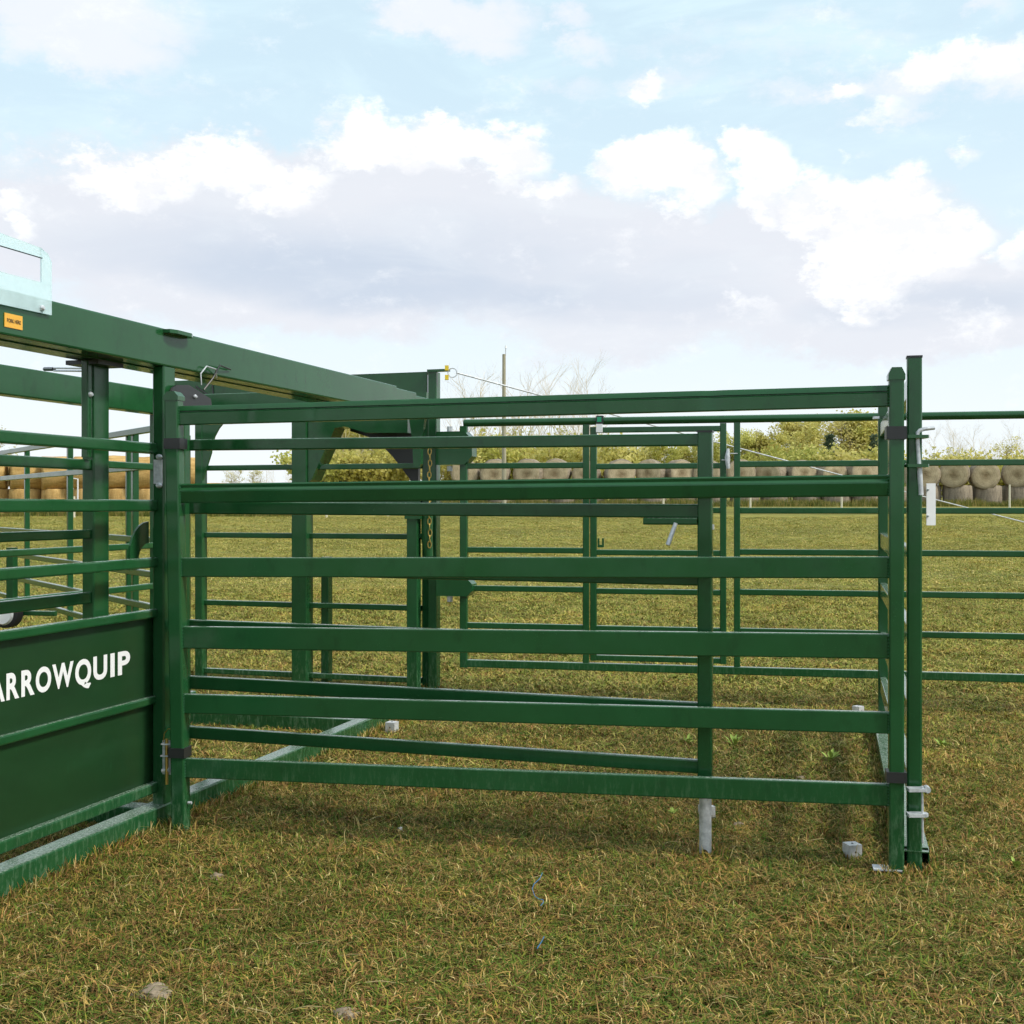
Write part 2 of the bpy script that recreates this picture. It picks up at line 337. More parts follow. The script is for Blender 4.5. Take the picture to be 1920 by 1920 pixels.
PAL = [((.055, .100, .014), 23), ((.095, .135, .020), 23), ((.195, .185, .032), 16), ((.36, .25, .080), 13), ((.145, .082, .032), 17), ((.26, .155, .062), 11), ((.48, .38, .18), 4)]
PAL2 = [((.15, .195, .032), 24), ((.23, .245, .050), 30), ((.33, .305, .080), 24), ((.44, .36, .125), 11), ((.23, .165, .065), 8), ((.54, .45, .20), 3)]
def tuft_mesh(seed, n, rad, hmin, hmax, wid, lie, gold=0, PAL=PAL):
    rs = random.Random(seed); v = []; f = []; c = []
    cols = [p for p, w in PAL]; ws = [w for p, w in PAL]
    if gold: ws = [w*(1+gold*(i >= 2)) for i, w in enumerate(ws)]
    for _ in range(n):
        r = rad*math.sqrt(rs.random()); t = rs.random()*6.283; x = r*math.cos(t); y = r*math.sin(t)
        a = rs.random()*6.283; h = rs.uniform(hmin, hmax); ln = h*rs.uniform(.5, lie); w = wid*rs.uniform(.6, 1.3)
        dx, dy = math.cos(a), math.sin(a); px, py = -dy*w/2, dx*w/2
        cc = rs.choices(cols, ws)[0]; g = rs.uniform(.75, 1.3); cc = tuple(k*g for k in cc); o = len(v)
        if rs.random() < .5: h *= .35; ln *= 1.6
        for k, (fr, hh, ww) in enumerate(((0, 0, 1), (.35, .62, .9), (1, 1, .25))):
            q = fr*ln; z = hh*h - (fr*fr*h*.3) - .003
            v += [(x+dx*q-px*ww, y+dy*q-py*ww, z), (x+dx*q+px*ww, y+dy*q+py*ww, z)]; c += [cc, cc]
        f += [(o, o+1, o+3, o+2), (o+2, o+3, o+5, o+4)]
    me = bpy.data.meshes.new('tuft'); me.from_pydata(v, [], f); me.materials.append(GRASS)
    at_ = me.attributes.new('col', 'FLOAT_COLOR', 'POINT')
    at_.data.foreach_set('color', np.array([(*k, 1) for k in c], dtype=np.float32).ravel()); return me
def grass_patch(name, label, y0, y1, pad, ratio, dens, tufts, smin, smax, step):
    vs = []; fs = []; ny = int((y1-y0)/step)+1; nx = 40
    for j in range(ny+1):
        y = y0+(y1-y0)*j/ny; w = ratio*y+pad
        for i in range(nx+1):
            x = -w+2*w*i/nx; vs.append((x, y, terrain(x, y)))
    fs = [(j*(nx+1)+i, j*(nx+1)+i+1, (j+1)*(nx+1)+i+1, (j+1)*(nx+1)+i) for j in range(ny) for i in range(nx)]
    me = bpy.data.meshes.new(name); me.from_pydata(vs, [], fs); me.materials.append(GRASS)
    o = bpy.data.objects.new(name, me); col.objects.link(o); tag(o, label, kind='stuff')
    ng = bpy.data.node_groups.new(name, 'GeometryNodeTree')
    ng.interface.new_socket('Geometry', in_out='INPUT', socket_type='NodeSocketGeometry'); ng.interface.new_socket('Geometry', in_out='OUTPUT', socket_type='NodeSocketGeometry')
    n = ng.nodes; gi = n.new('NodeGroupInput'); go = n.new('NodeGroupOutput'); l = ng.links
    dp = n.new('GeometryNodeDistributePointsOnFaces'); l.new(gi.outputs[0], dp.inputs[0]); dp.inputs['Density'].default_value = dens
    jn = n.new('GeometryNodeJoinGeometry')
    for tm in tufts:
        to = bpy.data.objects.new('tuft', tm); oi = n.new('GeometryNodeObjectInfo'); oi.inputs[0].default_value = to; oi.inputs[1].default_value = True
        l.new(oi.outputs['Geometry'], jn.inputs[0])
    ip = n.new('GeometryNodeInstanceOnPoints'); l.new(dp.outputs[0], ip.inputs['Points']); l.new(jn.outputs[0], ip.inputs['Instance']); ip.inputs['Pick Instance'].default_value = True
    rv = n.new('FunctionNodeRandomValue'); rv.data_type = 'FLOAT_VECTOR'; rv.inputs[0].default_value = (-.22, -.22, 0); rv.inputs[1].default_value = (.22, .22, 6.283); l.new(rv.outputs[0], ip.inputs['Rotation'])
    rs = n.new('FunctionNodeRandomValue'); rs.data_type = 'FLOAT'; rs.inputs[2].default_value = smin; rs.inputs[3].default_value = smax; l.new(rs.outputs[1], ip.inputs['Scale'])
    l.new(ip.outputs[0], go.inputs[0]); md = o.modifiers.new('grass', 'NODES'); md.node_group = ng
    return o
T1 = [tuft_mesh(i, 50, .060, .010, .030, .0033, 2.1) for i in range(11)]+[tuft_mesh(50+i, 18, .05, .03, .07, .0028, 1.3, 1.2) for i in range(1)]
T2 = [tuft_mesh(20+i, 44, .085, .010, .034, .007, 2.2, .4, PAL+PAL2+PAL2) for i in range(7)]
T3 = [tuft_mesh(40+i, 44, .24, .010, .030, .011, 2.2, 0, PAL2) for i in range(5)]
T15 = [tuft_mesh(70+i, 46, .075, .010, .032, .0048, 2.1, .2, PAL+PAL+PAL2) for i in range(6)]+[tuft_mesh(80+i, 46, .075, .010, .032, .0055, 2.1, .2, PAL+PAL2+PAL2) for i in range(2)]
grass_patch('grass', 'short trampled green and straw coloured grass in the foreground', 2.5, 6.2, 1.3, .46, 900, T1, .7, 1.3, .25)
grass_patch('grass', 'short worn grass under and just behind the front gate', 6.2, 7.6, 1.5, .46, 420, T1, .7, 1.3, .25)
grass_patch('grass', 'worn grass mixed with greener blades behind the front gate', 6.2, 11.5, 1.6, .46, 240, T15, .7, 1.35, .4)
grass_patch('grass', 'thinner grass spreading behind the pen panels', 9.0, 19, 1.6, .46, 200, T2, .7, 1.35, .5)
grass_patch('grass', 'thin yellow-green pasture grass before the bale rows', 36, 57, 2, .46, 15, T3, .9, 1.7, 2)
grass_patch('grass', 'yellowish pasture grass in the distance towards the bales', 19, 36, 2, .46, 42, T3, .7, 1.3, 1.5)

# ------------------------------------------------------------------ cattle chute on the left
CA = R(17.1); cd = (math.sin(CA), math.cos(CA)); CP = (-1.81, 4.23)
chute = tag(empty('cattle_chute', (CP[0], CP[1], 0), math.atan2(cd[1], cd[0])),
            'long green steel cattle chute with overhead beams and a lettered sheet side', 'cattle chute')
# local frame: x runs along the chute away from the camera, y to its left, z up
S0 = -1.3
def beamC(name, x0, x1, y, z0, z1, d, m=GREEN):
    return bar(name, (x0, y, (z0+z1)/2), (x1, y, (z0+z1)/2), d, z1-z0, chute, m, .008)
beamC('overhead_beam', S0, 3.63, .05, 2.008, 2.172, .10)
MB().box((S0, .101, 2.004), (3.55, .21, 2.012)).build('beam_flange', GREEN, chute)
beamC('overhead_beam', S0, 3.75, 1.65, 2.008, 2.172, .10)
bar('cross_beam', (3.60, .10, 2.085), (3.60, 1.6, 2.085), .08, .13, chute)
beamC('overhead_beam', 3.632, 4.02, .055, 2.03, 2.165, .07)
beamC('overhead_beam', 4.022, 4.84, .06, 2.06, 2.15, .05)
beamC('skid', S0, 3.85, .045, 0, .10, .09)
beamC('skid', S0, 3.85, 1.655, 0, .10, .09)
for x in (.98, 3.2): bar('cross_skid', (x, .092, .05), (x, 1.608, .05), .09, .094, chute)
for x0, x1, y, z0, z1, w in ((1.010, 1.10, .030, .10, 2.006, .058), (-.6, -.51, .035, .10, 2.006, .07), (-.5, -.42, 1.65, .1, 2.006, .07), (3.40, 3.48, 1.65, .1, 2.006, .07)):
    post('post', (x0+x1)/2, y, z0, z1, x1-x0, w, chute)
post('post', 1.225, .05, .10, 1.80, .05, .06, chute)
for z0, z1 in ((1.624, 1.672), (1.375, 1.425), (1.13, 1.175)): beamC('rail', S0, 1.009, .0475, z0, z1, .033)
# sheeted lower side
MB().box((S0, .066, .17), (1.098, .071, .935)).build('side_sheet', SHEET, chute)
beamC('sheet_top_tube', S0, 1.009, .050, .912, .950, .036)
beamC('sheet_rib', S0, 1.009, .052, .535, .572, .026)
beamC('sheet_bottom_tube', S0, 1.009, .048, .150, .198, .036)
for z0, z1 in ((1.635, 1.68), (1.37, 1.41), (1.115, 1.155), (.845, .885), (.58, .62), (.3, .34)): beamC('rail', S0, 3.399, 1.65, z0, z1, .035)
MB().box((S0, 1.628, .12), (3.05, 1.634, .30)).build('side_sheet', SHEET, chute)
# sliding side gate behind the front rails
sg = post('sliding_gate', .788, .185, .90, 2.002, .105, .06, chute)
for z0, z1 in ((1.548, 1.592), (1.262, 1.300), (.992, 1.040)):
    bar('rail', (S0+.1, .185, (z0+z1)/2), (.734, .185, (z0+z1)/2), .035, z1-z0, sg)
bar('guide_rail', (.70, .165, 1.60), (.70, .165, 2.00), .028, .035, chute)
bolt('bolt', (.70, .148, 1.86), .012, chute)
MB().box((.69, .10, 1.985), (.86, .26, 2.003)).build('guide_plate', BLACK, chute)
# forked rods of the tail gate linkage
def onC(u, v, Y):
    p = at(u, v, Y); rx, ry = p.x-CP[0], p.y-CP[1]; return (rx*cd[0]+ry*cd[1], -(rx*cd[1]-ry*cd[0]), p.z)
for dv in (0, 5): tube('linkage_rod', [onC(101, 690+dv, 6.3), onC(175, 691+dv, 5.25)], .005, chute, GALV)
tube('linkage_rod', [onC(84, 692, 6.5), onC(101, 692, 6.3)], .011, chute, BLACK)
# lug on the beam top, hole plate and latch plate near the corner post
MB().prism([(1.00, -.035), (1.04, -.05), (1.15, -.05), (1.19, -.03), (1.19, .02), (1.00, .02)], 2.150, 2.166, 'xy').build('lug', GREEN, chute)
arc = [(1.075, 1.33)]+[(1.075-.14*math.sin(R(a)), 1.19+.14*math.cos(R(a))) for a in range(0, 91, 15)]+[(.935, 1.12), (.985, 1.12), (.992, 1.16)]+[(1.075-.078*math.sin(R(a)), 1.16+.075*math.cos(R(a))) for a in range(80, -1, -20)]
MB().prism(arc, .12, .13).build('curved_bracket', GREEN, chute)
MB().box((1.000, .006, 1.495), (1.008, .046, 1.60)).build('latch_plate', GALV, chute)
for z in (1.488, 1.612): bolt('bolt', (1.000, .016, z), .012, chute, GALV, (-1, 0, 0), .02)
hw = [(1.13, 2.04-.03), (1.13, 1.975), (1.20, 1.95), (1.30, 1.93)]
# yellow sticker and clear visor on the beam
MB().box((.015, -.0035, 2.036), (.108, -.001, 2.086)).build('sticker', ORANGE, chute)
vis = []
for (x, z) in ((-.9, 2.105), (.255, 2.112), (.255, 2.31), (.235, 2.338), (.19, 2.352), (.0, 2.360), (-.9, 2.42)): vis.append((x, z))
def holed(outer, x0, x1, z0, z1, x0b, y0, y1, name, m):
    bm = MB()
    bm.prism([(-.9, 2.105), (.255, 2.112), (.255, z0), (-.9, z0)], y0, y1)
    bm.prism([(x1, z0), (.255, z0), (.255, 2.31), (.235, 2.338), (.19, 2.352), (x1, 2.352)], y0, y1)
    bm.prism([(-.9, z1), (x1, z1), (x1, 2.352), (0, 2.36), (-.9, 2.42)], y0, y1)
    bm.prism([(-.9, z0), (-.55, z0), (-.55, z1), (-.9, z1)], y0, y1)
    return bm.build(name, m, chute)
visor = holed(vis, -.55, .198, 2.225, 2.314, 0, -.014, -.008, 'visor', VISOR)
tube('cut_edge', [(-.55, -.016, 2.314), (.198, -.016, 2.314)], .0022, visor, BLACK, 5)
bolt('bolt', (.198, -.014, 2.13), .011, visor)
def text(name, body, x0, x1, z0, z1, y, parent, m, off=.0):
    cu = bpy.data.curves.new(name, 'FONT'); cu.body = body; cu.size = 1; cu.offset = off; cu.extrude = .0; cu.resolution_u = 6
    tmp = bpy.data.objects.new(name, cu); col.objects.link(tmp); bpy.context.view_layer.update()
    me = bpy.data.meshes.new_from_object(tmp.evaluated_get(bpy.context.evaluated_depsgraph_get())); bpy.data.objects.remove(tmp)
    c = np.zeros(len(me.vertices)*3); me.vertices.foreach_get('co', c); c = c.reshape(-1, 3)
    lo = c.min(0); hi = c.max(0); ref = .0 if 'Q' in body else lo[1]; top = .729 if 'Q' in body else hi[1]
    n = np.zeros_like(c); n[:, 0] = x0+(c[:, 0]-lo[0])/(hi[0]-lo[0])*(x1-x0); n[:, 1] = y; n[:, 2] = z0+(c[:, 1]-ref)/(top-ref)*(z1-z0)
    me.vertices.foreach_set('co', n.ravel()); me.materials.clear(); me.materials.append(m); me.update()
    me.name = name; o = bpy.data.objects.new(name, me); col.objects.link(o); o.parent = parent; return o
for ch, ua, ub in (('A', -21, 9), ('R', 12, 36), ('R', 40, 65), ('O', 67, 96), ('W', 98, 138), ('Q', 141, 171), ('U', 175, 201), ('I', 207, 215), ('P', 221, 244)):
    text('letter', ch, local(CP, cd, ua, -.0645), local(CP, cd, ub, -.0645), .690, .788, .0645, chute, TANK, .035)
text('lettering', 'FORK HERE', .027, .098, 2.054, 2.068, -.0045, chute, INK, .02)
# corner plate, ring and wires behind the hinge post top
pv = [local(CP, cd, u, .017) for u in (318, 322, 330, 353, 394, 396, 330)]
MB().prism([(s, EYE-(v-HZ)/F*(CP[1]+s*cd[1]-.005)) for s, v in zip(pv, (738, 727, 722, 722, 748, 765, 765))], -.022, -.012).build('pivot_plate', BLACK, chute)
bolt('bolt', (local(CP, cd, 364, .02), -.022, EYE-(744-HZ)/F*(CP[1]+local(CP, cd, 364, .02)*cd[1])), .010, chute)
tube('wire_loop', [(1.28, -.018, 1.95), (1.27, -.02, 2.0), (1.32, -.02, 2.04), (1.40, -.02, 2.035), (1.44, .0, 2.0)], .0035, chute, GALV, 6)
tube('wire_loop', [(1.30, -.018, 1.93), (1.36, -.03, 1.99), (1.42, -.03, 2.055), (1.55, -.01, 2.05)], .004, chute, BLACK, 6)

# ------------------------------------------------------------------ head gate frame beyond the chute
HGs = 4.9
hx, hy = CP[0]+cd[0]*HGs, CP[1]+cd[1]*HGs
head = tag(empty('head_gate', (hx, hy, 0), math.atan2(-cd[0], cd[1])), 'tall green head gate frame with arched openings standing behind the chute', 'head gate')
# local frame: x to the right along the frame, y away from the camera
def hu(u): return local((hx, hy), (cd[1], -cd[0]), u)
def hz(u, v):
    x = hu(u); Y = hy-cd[0]*x; return (x, EYE-(v-HZ)/F*Y)
def hpost(u0, u1, z0, z1, d=.10, y=0): return post('post', (hu(u0)+hu(u1))/2, y, z0, z1, abs(hu(u1)-hu(u0)), d, head)
hpost(370, 384, 0, 2.25, .08); hpost(553, 581, 0, 2.25, .12); hpost(595, 609, 0, 1.0, .08, .10); hpost(806, 822, 0, 2.40, .09)
hpost(777, 797, 0, 1.32, .08, -.12); hpost(790, 806, 0, 2.2, .08, .05)
MB().box((hu(775), -.175, 1.30), (hu(804), -.07, 1.345)).build('post_cap', GREEN, head)
xl, xr = hu(330), hu(824)
hp = [(xl, 2.22), (xl, 2.40), (xr, 2.405), (xr, 2.22)]
MB().prism([(xl, 2.225), (xl, 2.40), (xr-.09, 2.405), (xr-.09, 2.225)], -.03, -.01).build('header_plate', GREEN, head)
bar('header_flange', (xl, .02, 2.398), (xr-.09, .02, 2.398), .10, .012, head)
bar('header_flange', (xl, -.01, 2.222), (hu(553), -.01, 2.222), .10, .012, head)
gl = [(hu(384), 2.215), (hu(384), 1.60)]+[(hu(400)+(hu(505)-hu(400))*(1-math.cos(R(a))), 1.82+.38*math.sin(R(a))) for a in range(0, 91, 10)]+[(hu(553), 2.2), (hu(553), 2.215)]
MB().prism(gl, -.035, -.015).build('arch_gusset', GREEN, head)
P = lambda u, v: hz(u, v)
MB().prism([P(582, 905), P(588, 900), P(632, 803), P(650, 800), P(690, 812), (hu(768), P(768, 812)[1]), (hu(768), 2.2), (hu(582), 2.2)], -.04, .14).build('hopper_panel', GREEN, head)
MB().prism([P(640, 806), P(690, 822), P(722, 856), P(757, 902), P(768, 940), (hu(773), 2.05), P(640, 790)], .16, .20).build('hood_shade_plate', BLACK, head)  # black plate paints the deep shade over the hood's green face
for k, (x0, x1) in enumerate(((hu(384), hu(553)), (hu(581), hu(790)))):
    for z in (1.72, 1.452, 1.185, .915, .645, .38, .10):
        bar('rail', (x0, .01, z-.02), (x1, .01, z-.02), .04, .042, head)
for (u0, v0, u1, v1) in ((372, 725, 395, 742), (403, 722, 404, 738)):
    a = hz(u0, v0); b = hz(u1, v1); tube('rod', [(a[0], -.036, a[1]), (b[0], -.036, b[1])], .006, head, BLACK, 6)
# lever paddle
o_ = .118; a0, z0 = hz(768, 745); a1, _ = hz(803, 745); _, z1 = hz(780, 878); a0 += o_; a1 += o_; b0 = hu(779)+o_; b1 = hu(793)+o_
MB().prism([(a0, z0), (a1, z0), (a1-.004, z0-.12), (b1, z1+.16), (b1, z1+.02), (b1-.012, z1), (b0+.012, z1), (b0, z1+.02), (b0-.01, z1+.2), (a0+.004, z0-.12)], -.34, -.30).build('lever_paddle', GREEN, head)
tube('lever_pipe', [(hu(810), -.10, 1.33), (hu(810), -.10, 1.14), (hu(813), -.10, 1.02)], [.045, .043, .035], head, GREEN, 12)
bar('latch_bar', (hu(787), -.10, 1.175), (hu(812), -.10, 1.175), .03, .035, head)
a = hz(806, 697)
MB().box((hu(806), -.06, 2.400), (hu(846), -.02, 2.418)).build('cable_arm', GREEN, head)
# hinge housings that carry the alley gate
for (zt, zb) in ((1.945, 1.70), (.865, .735)):
    c = min(.06, (zt-zb)*.3)
    MB().prism([(hu(832), zb), (hu(898)-c, zb), (hu(898), zb+c), (hu(898), zt-c), (hu(898)-c, zt), (hu(832), zt)], -.16, -.05).build('hinge_housing', GREEN, head)
    for z in (zt+.02, zb-.025): MB().tube([(hu(852), -.10, z-.02), (hu(852), -.10, z+.02)], .022, 8).build('bolt', GALV, head)
# chain
chn = tag(empty('chain', (hx+cd[1]*hu(808), hy-cd[0]*hu(808)-.14, 2.1)), 'yellow zinc chain hanging down beside the head gate lever', 'chain')
cmb = None
for i in range(17):
    m = MB(); a = [(.013*math.cos(t), 0, .026*math.sin(t)) for t in np.linspace(0, 2*math.pi, 11)]
    m.tube(a, .0042, 5, caps=False)
    if cmb is None: cmb = m.mesh('link', BRASS)
    o = bpy.data.objects.new('link', cmb); col.objects.link(o); o.parent = chn; o.location = (.003*math.sin(i), 0, -.30-.043*i); o.rotation_euler.z = (i % 2)*R(70)+R(15)

# ------------------------------------------------------------------ main gate in front
G0 = (-1.417, 5.12); G1 = (1.456, 4.53); gl_ = math.hypot(G1[0]-G0[0], G1[1]-G0[1]); gd = ((G1[0]-G0[0])/gl_, (G1[1]-G0[1])/gl_)
gate = tag(empty('front_gate', (G0[0], G0[1], 0), math.atan2(gd[1], gd[0])), 'large green six rail steel gate spanning the foreground, hinged beside the lettered chute side', 'gate')
post('hinge_post', 0, 0, 0, 1.85, .062, .062, gate, dx=-.035)
MB().prism([(-.068, 1.85), (.0, 1.85), (.0, 1.868), (-.018, 1.888), (-.05, 1.888), (-.068, 1.868)], -.033, .033).build('post_cap', GREEN, gate)
post('latch_post', gl_, 0, .0, 1.875, .055, .055, gate)
cx = gl_; MB().prism([(cx-.031, 1.875), (cx+.031, 1.875), (cx+.031, 1.895), (cx+.018, 1.922), (cx-.018, 1.922), (cx-.031, 1.895)], -.031, .031).build('post_cap', GREEN, gate)
RZ = [((1.825, 1.745), (1.857, 1.774)), ((1.494, 1.409), (1.517, 1.436)), ((1.178, 1.094), (1.206, 1.125)), ((.886, .786), (.911, .822)), ((.595, .511), (.617, .536)), ((.321, .236), (.344, .262))]
def profile(kind, h):
    w = .030; y = h/2
    if kind == 'crease':      # folded lip along the upper third
        out = [(-w/2, -y+.004), (-w/2+.004, -y), (w/2-.004, -y), (w/2, -y+.004), (w/2+.001, y*.25), (w/2-.004, y*.36), (w/2-.004, y*.42), (w/2+.002, y*.48), (w/2-.002, y-.005), (w/2-.006, y), (-w/2+.004, y), (-w/2, y-.004)]
    elif kind == 'ridge':
        out = [(-w/2, -y+.004), (-w/2+.004, -y), (w/2-.006, -y), (w/2-.002, -y+.006), (w/2+.006, y*.20), (w/2+.005, y*.34), (w/2-.004, y*.58), (w/2-.001, y-.006), (w/2-.005, y), (-w/2+.004, y), (-w/2, y-.004)]
    else: out = rrect(w, h, .005)
    return out
for i, ((a, b), (c, d)) in enumerate(RZ):
    k = 'crease' if i == 0 else ('ridge' if i == 1 else 'flat'); h = ((a-b)+(c-d))/2
    xs = .030-.035*(a/1.85)
    if i:
        MB().sweep((xs, 0, (a+b)/2), (gl_-.0275, 0, (c+d)/2), profile(k, h)).build('rail', GREEN, gate)
    else:      # the top rail has been bumped in three places
        x1 = gl_-.0275; dents = ((2.24, .006, .030), (.31, .003, .025), (.60, .003, .022)); vs = []; pr = profile(k, h); n = len(pr)
        xl_ = sorted(set([xs, x1]+[q+o for q, _, w in dents for o in np.linspace(-2.6*w, 2.6*w, 13)]))
        for x in xl_:
            f = (x-xs)/(x1-xs); zc = (a+b)/2*(1-f)+(c+d)/2*f
            for (pa, pb) in pr:
                dd = sum(dp*math.exp(-((x-q)/w)**2) for q, dp, w in dents) if pa > 0 else 0
                up_ = max(0, min(1, .55+pb/h)); vs.append((x, -(pa-dd*up_), zc+pb-dd*.08*(pb > 0)))
        fs = [(j*n+q, j*n+(q+1) % n, (j+1)*n+(q+1) % n, (j+1)*n+q) for j in range(len(xl_)-1) for q in range(n)]
        fs += [tuple(range(n)), tuple(range((len(xl_)-1)*n, len(xl_)*n))]
        MB().add(vs, fs).build('rail', GREEN, gate, True)
    mb = MB()     # weld beads at the ends
    for (x, z0, z1) in ((xs+.002, b, a), (gl_-.0295, d, c)):
        for kk in range(7): 
            z = z0+(z1-z0)*(kk+.5)/7; mb.tube([(x-.003, -.017, z-.006), (x, -.019, z), (x+.002, -.017, z+.006)], [.002, .0038, .002], 5)
    tag(mb.build('weld_bead', GREEN, gate), kind='stuff')
for x, z, hh in ((-.026, 1.665, .045), (-.006, .345, .042), (gl_, 1.675, .048), (gl_, .375, .040)):
    MB().box((x-.038, -.035, z-hh/2), (x+.036, .035, z+hh/2)).build('clamp_band', BLACK, gate)
MB().box((gl_-.085, -.035, .022), (gl_+.02, .03, .027)).build('foot_plate', GALV, gate)
# lower hinge with brass pin
MB().box((-.085, -.02, .375), (-.04, .03, .381)).build('hinge_lug', GALV, gate); MB().box((-.085, -.024, .325), (-.04, .03, .331)).build('hinge_lug', GALV, gate)
MB().box((-.088, .000, .245), (-.038, .005, .392)).build('hinge_plate', GALV, gate)
tube('hinge_pin', [(-.062, -.012, .205), (-.062, -.012, .40)], .007, gate, BRASS)
MB().tube([(-.085, -.008, .262), (-.05, -.008, .268)], .009, 8).build('nut', GALV, gate)
tube('pin_ring', [(-.078, -.01, .385), (-.074, -.012, .42), (-.055, -.012, .445), (-.035, -.012, .44), (-.028, -.01, .41)], .0022, gate, BRASS, 5)
tube('base_bolt', [(.034, -.005, .13), (.05, -.005, .13)], .006, gate, GALV)

# ------------------------------------------------------------------ inner gate
I0 = (-1.50, 5.45); I1 = (.772, 4.77); il = math.hypot(I1[0]-I0[0], I1[1]-I0[1]); idr = ((I1[0]-I0[0])/il, (I1[1]-I0[1])/il)
inner = tag(empty('inner_gate', (I0[0], I0[1], 0), math.atan2(idr[1], idr[0])), 'lower green gate swung open just behind the front gate, with a galvanised drop leg', 'gate')
post('hinge_post', 0, 0, .18, 1.72, .05, .055, inner)
post('end_post', il, 0, .315, 1.695, .058, .055, inner)
MB().box((il-.031, -.029, 1.692), (il+.031, .029, 1.699)).build('post_cap', BLACK, inner)
for (za, zb) in ((1.688, 1.638), (1.406, 1.350), (1.140, 1.080), (.870, .815), (.614, .555), (.385, .330)):
    bar('rail', (.025, 0, (za+zb)/2+.012), (il-.029, 0, (za+zb)/2), .032, za-zb, inner)
bar('latch_housing', (il-.245, -.02, 1.337), (il-.03, -.02, 1.337), .03, .028, inner)
hd = tube('latch_handle', [(il-.113, -.035, 1.330), (il-.142, -.055, 1.243)], [.0085, .0095], inner, GALV)
MB().box((il+.029, -.012, 1.305), (il+.034, .01, 1.325)).build('strike', GALV, inner)
# drop leg, hollow with a notch in its foot
mb = MB(); n = 24; ro, ri = .0245, .0205; vs = []
for k in range(n):
    t = 2*math.pi*k/n; c, s = math.cos(t), math.sin(t); zb = .030*max(0, 1-(abs(c)/.75)**2)**.5 if abs(c) < .75 else 0
    zb += .004; vs += [(il+ro*c, ro*s, zb), (il+ro*c, ro*s, .315), (il+ri*c, ri*s, zb), (il+ri*c, ri*s, .315)]
fs = []
for k in range(n):
    a = k*4; b = ((k+1) % n)*4; fs += [(a, b, b+1, a+1), (a+2, a+3, b+3, b+2), (a, a+2, b+2, b)]
leg = mb.add(vs, fs).build('drop_leg', GALV, inner, False)

# ------------------------------------------------------------------ far panels
A0 = (-.354, 8.8); A1 = (3.44, 8.02); al = math.hypot(A1[0]-A0[0], A1[1]-A0[1]); ad = ((A1[0]-A0[0])/al, (A1[1]-A0[1])/al)
def au(u): return local(A0, ad, u)
pan = tag(empty('pen_panel', (A0[0], A0[1], 0), math.atan2(ad[1], ad[0])), 'green tube pen panel across the back with a round top rail and a walk-through opening', 'pen panel')
XE = al+1.6
tube('top_tube', [(0, 0, 2.008), (XE, 0, 2.012)], .0275, pan, GREEN, 16)
def apost(u0, u1, z0, z1, par, y=0, d=.04): return post('post', (au(u0)+au(u1))/2, y, z0, z1, au(u1)-au(u0), d, par)
apost(863, 877, .21, 1.985, pan, 0, .05); apost(1093, 1105, .268, 1.985, pan); apost(1376, 1388, .268, 1.985, pan); post('post', XE-.05, 0, .21, 1.985, .05, .05, pan)
RA = (1.711, 1.385, 1.095, .813, .540)
for (x0, x1) in ((au(877), au(1093)), (au(1388), XE-.075)):
    for z in RA: bar('rail', (x0, 0, z-.02), (x1, 0, z-.02), .035, .042, pan)
bar('bottom_rail', (au(877), 0, .24), (XE-.075, 0, .24), .045, .055, pan)
MB().box((au(1119), -.04, 1.99), (au(1132), .03, 2.045)).build('latch_box', BLACK, pan)
MB().box((au(1121), -.043, 2.0), (au(1129), -.04, 2.035)).build('latch_button', mat('bright_green_plastic', (.02, .3, .15), .5), pan)
MB().box((au(1119), -.042, 1.925), (au(1131), -.03, 1.985)).build('latch_tag', WHITE, pan)
wk = tag(empty('walk_through_gate', (A0[0]+ad[0]*au(1113), A0[1]+ad[1]*au(1113), 0), math.atan2(ad[1], ad[0])), 'narrow green walk-through gate filling the opening of the back pen panel', 'gate')
wl = au(1356)-au(1113)
post('post', 0, 0, .285, 1.965, .048, .04, wk); post('post', wl, 0, .285, 1.98, .045, .04, wk)
for z in (1.962, 1.70, 1.385, 1.083, .805, .537, .325): bar('rail', (.024, 0, z-.019), (wl-.023, 0, z-.019), .035, .04, wk)
tube('gravity_latch', [(wl+.035, -.03, 1.80), (wl+.03, -.03, 1.74), (wl+.035, -.03, 1.66)], [.010, .020, .014], wk, GALV)
tube('latch_chain', [(wl-.01, -.03, 1.72), (wl+.04, -.03, 1.72)], .004, wk, GALV); tube('latch_chain', [(wl+.03, -.03, 1.765), (wl+.10, -.03, 1.765)], .004, wk, GALV)
MB().prism([(.03, 1.10), (.075, 1.10), (.075, 1.165), (.062, 1.165), (.062, 1.118), (.042, 1.118), (.042, 1.165), (.03, 1.165)], -.01, .01).build('catch', GREEN, wk)

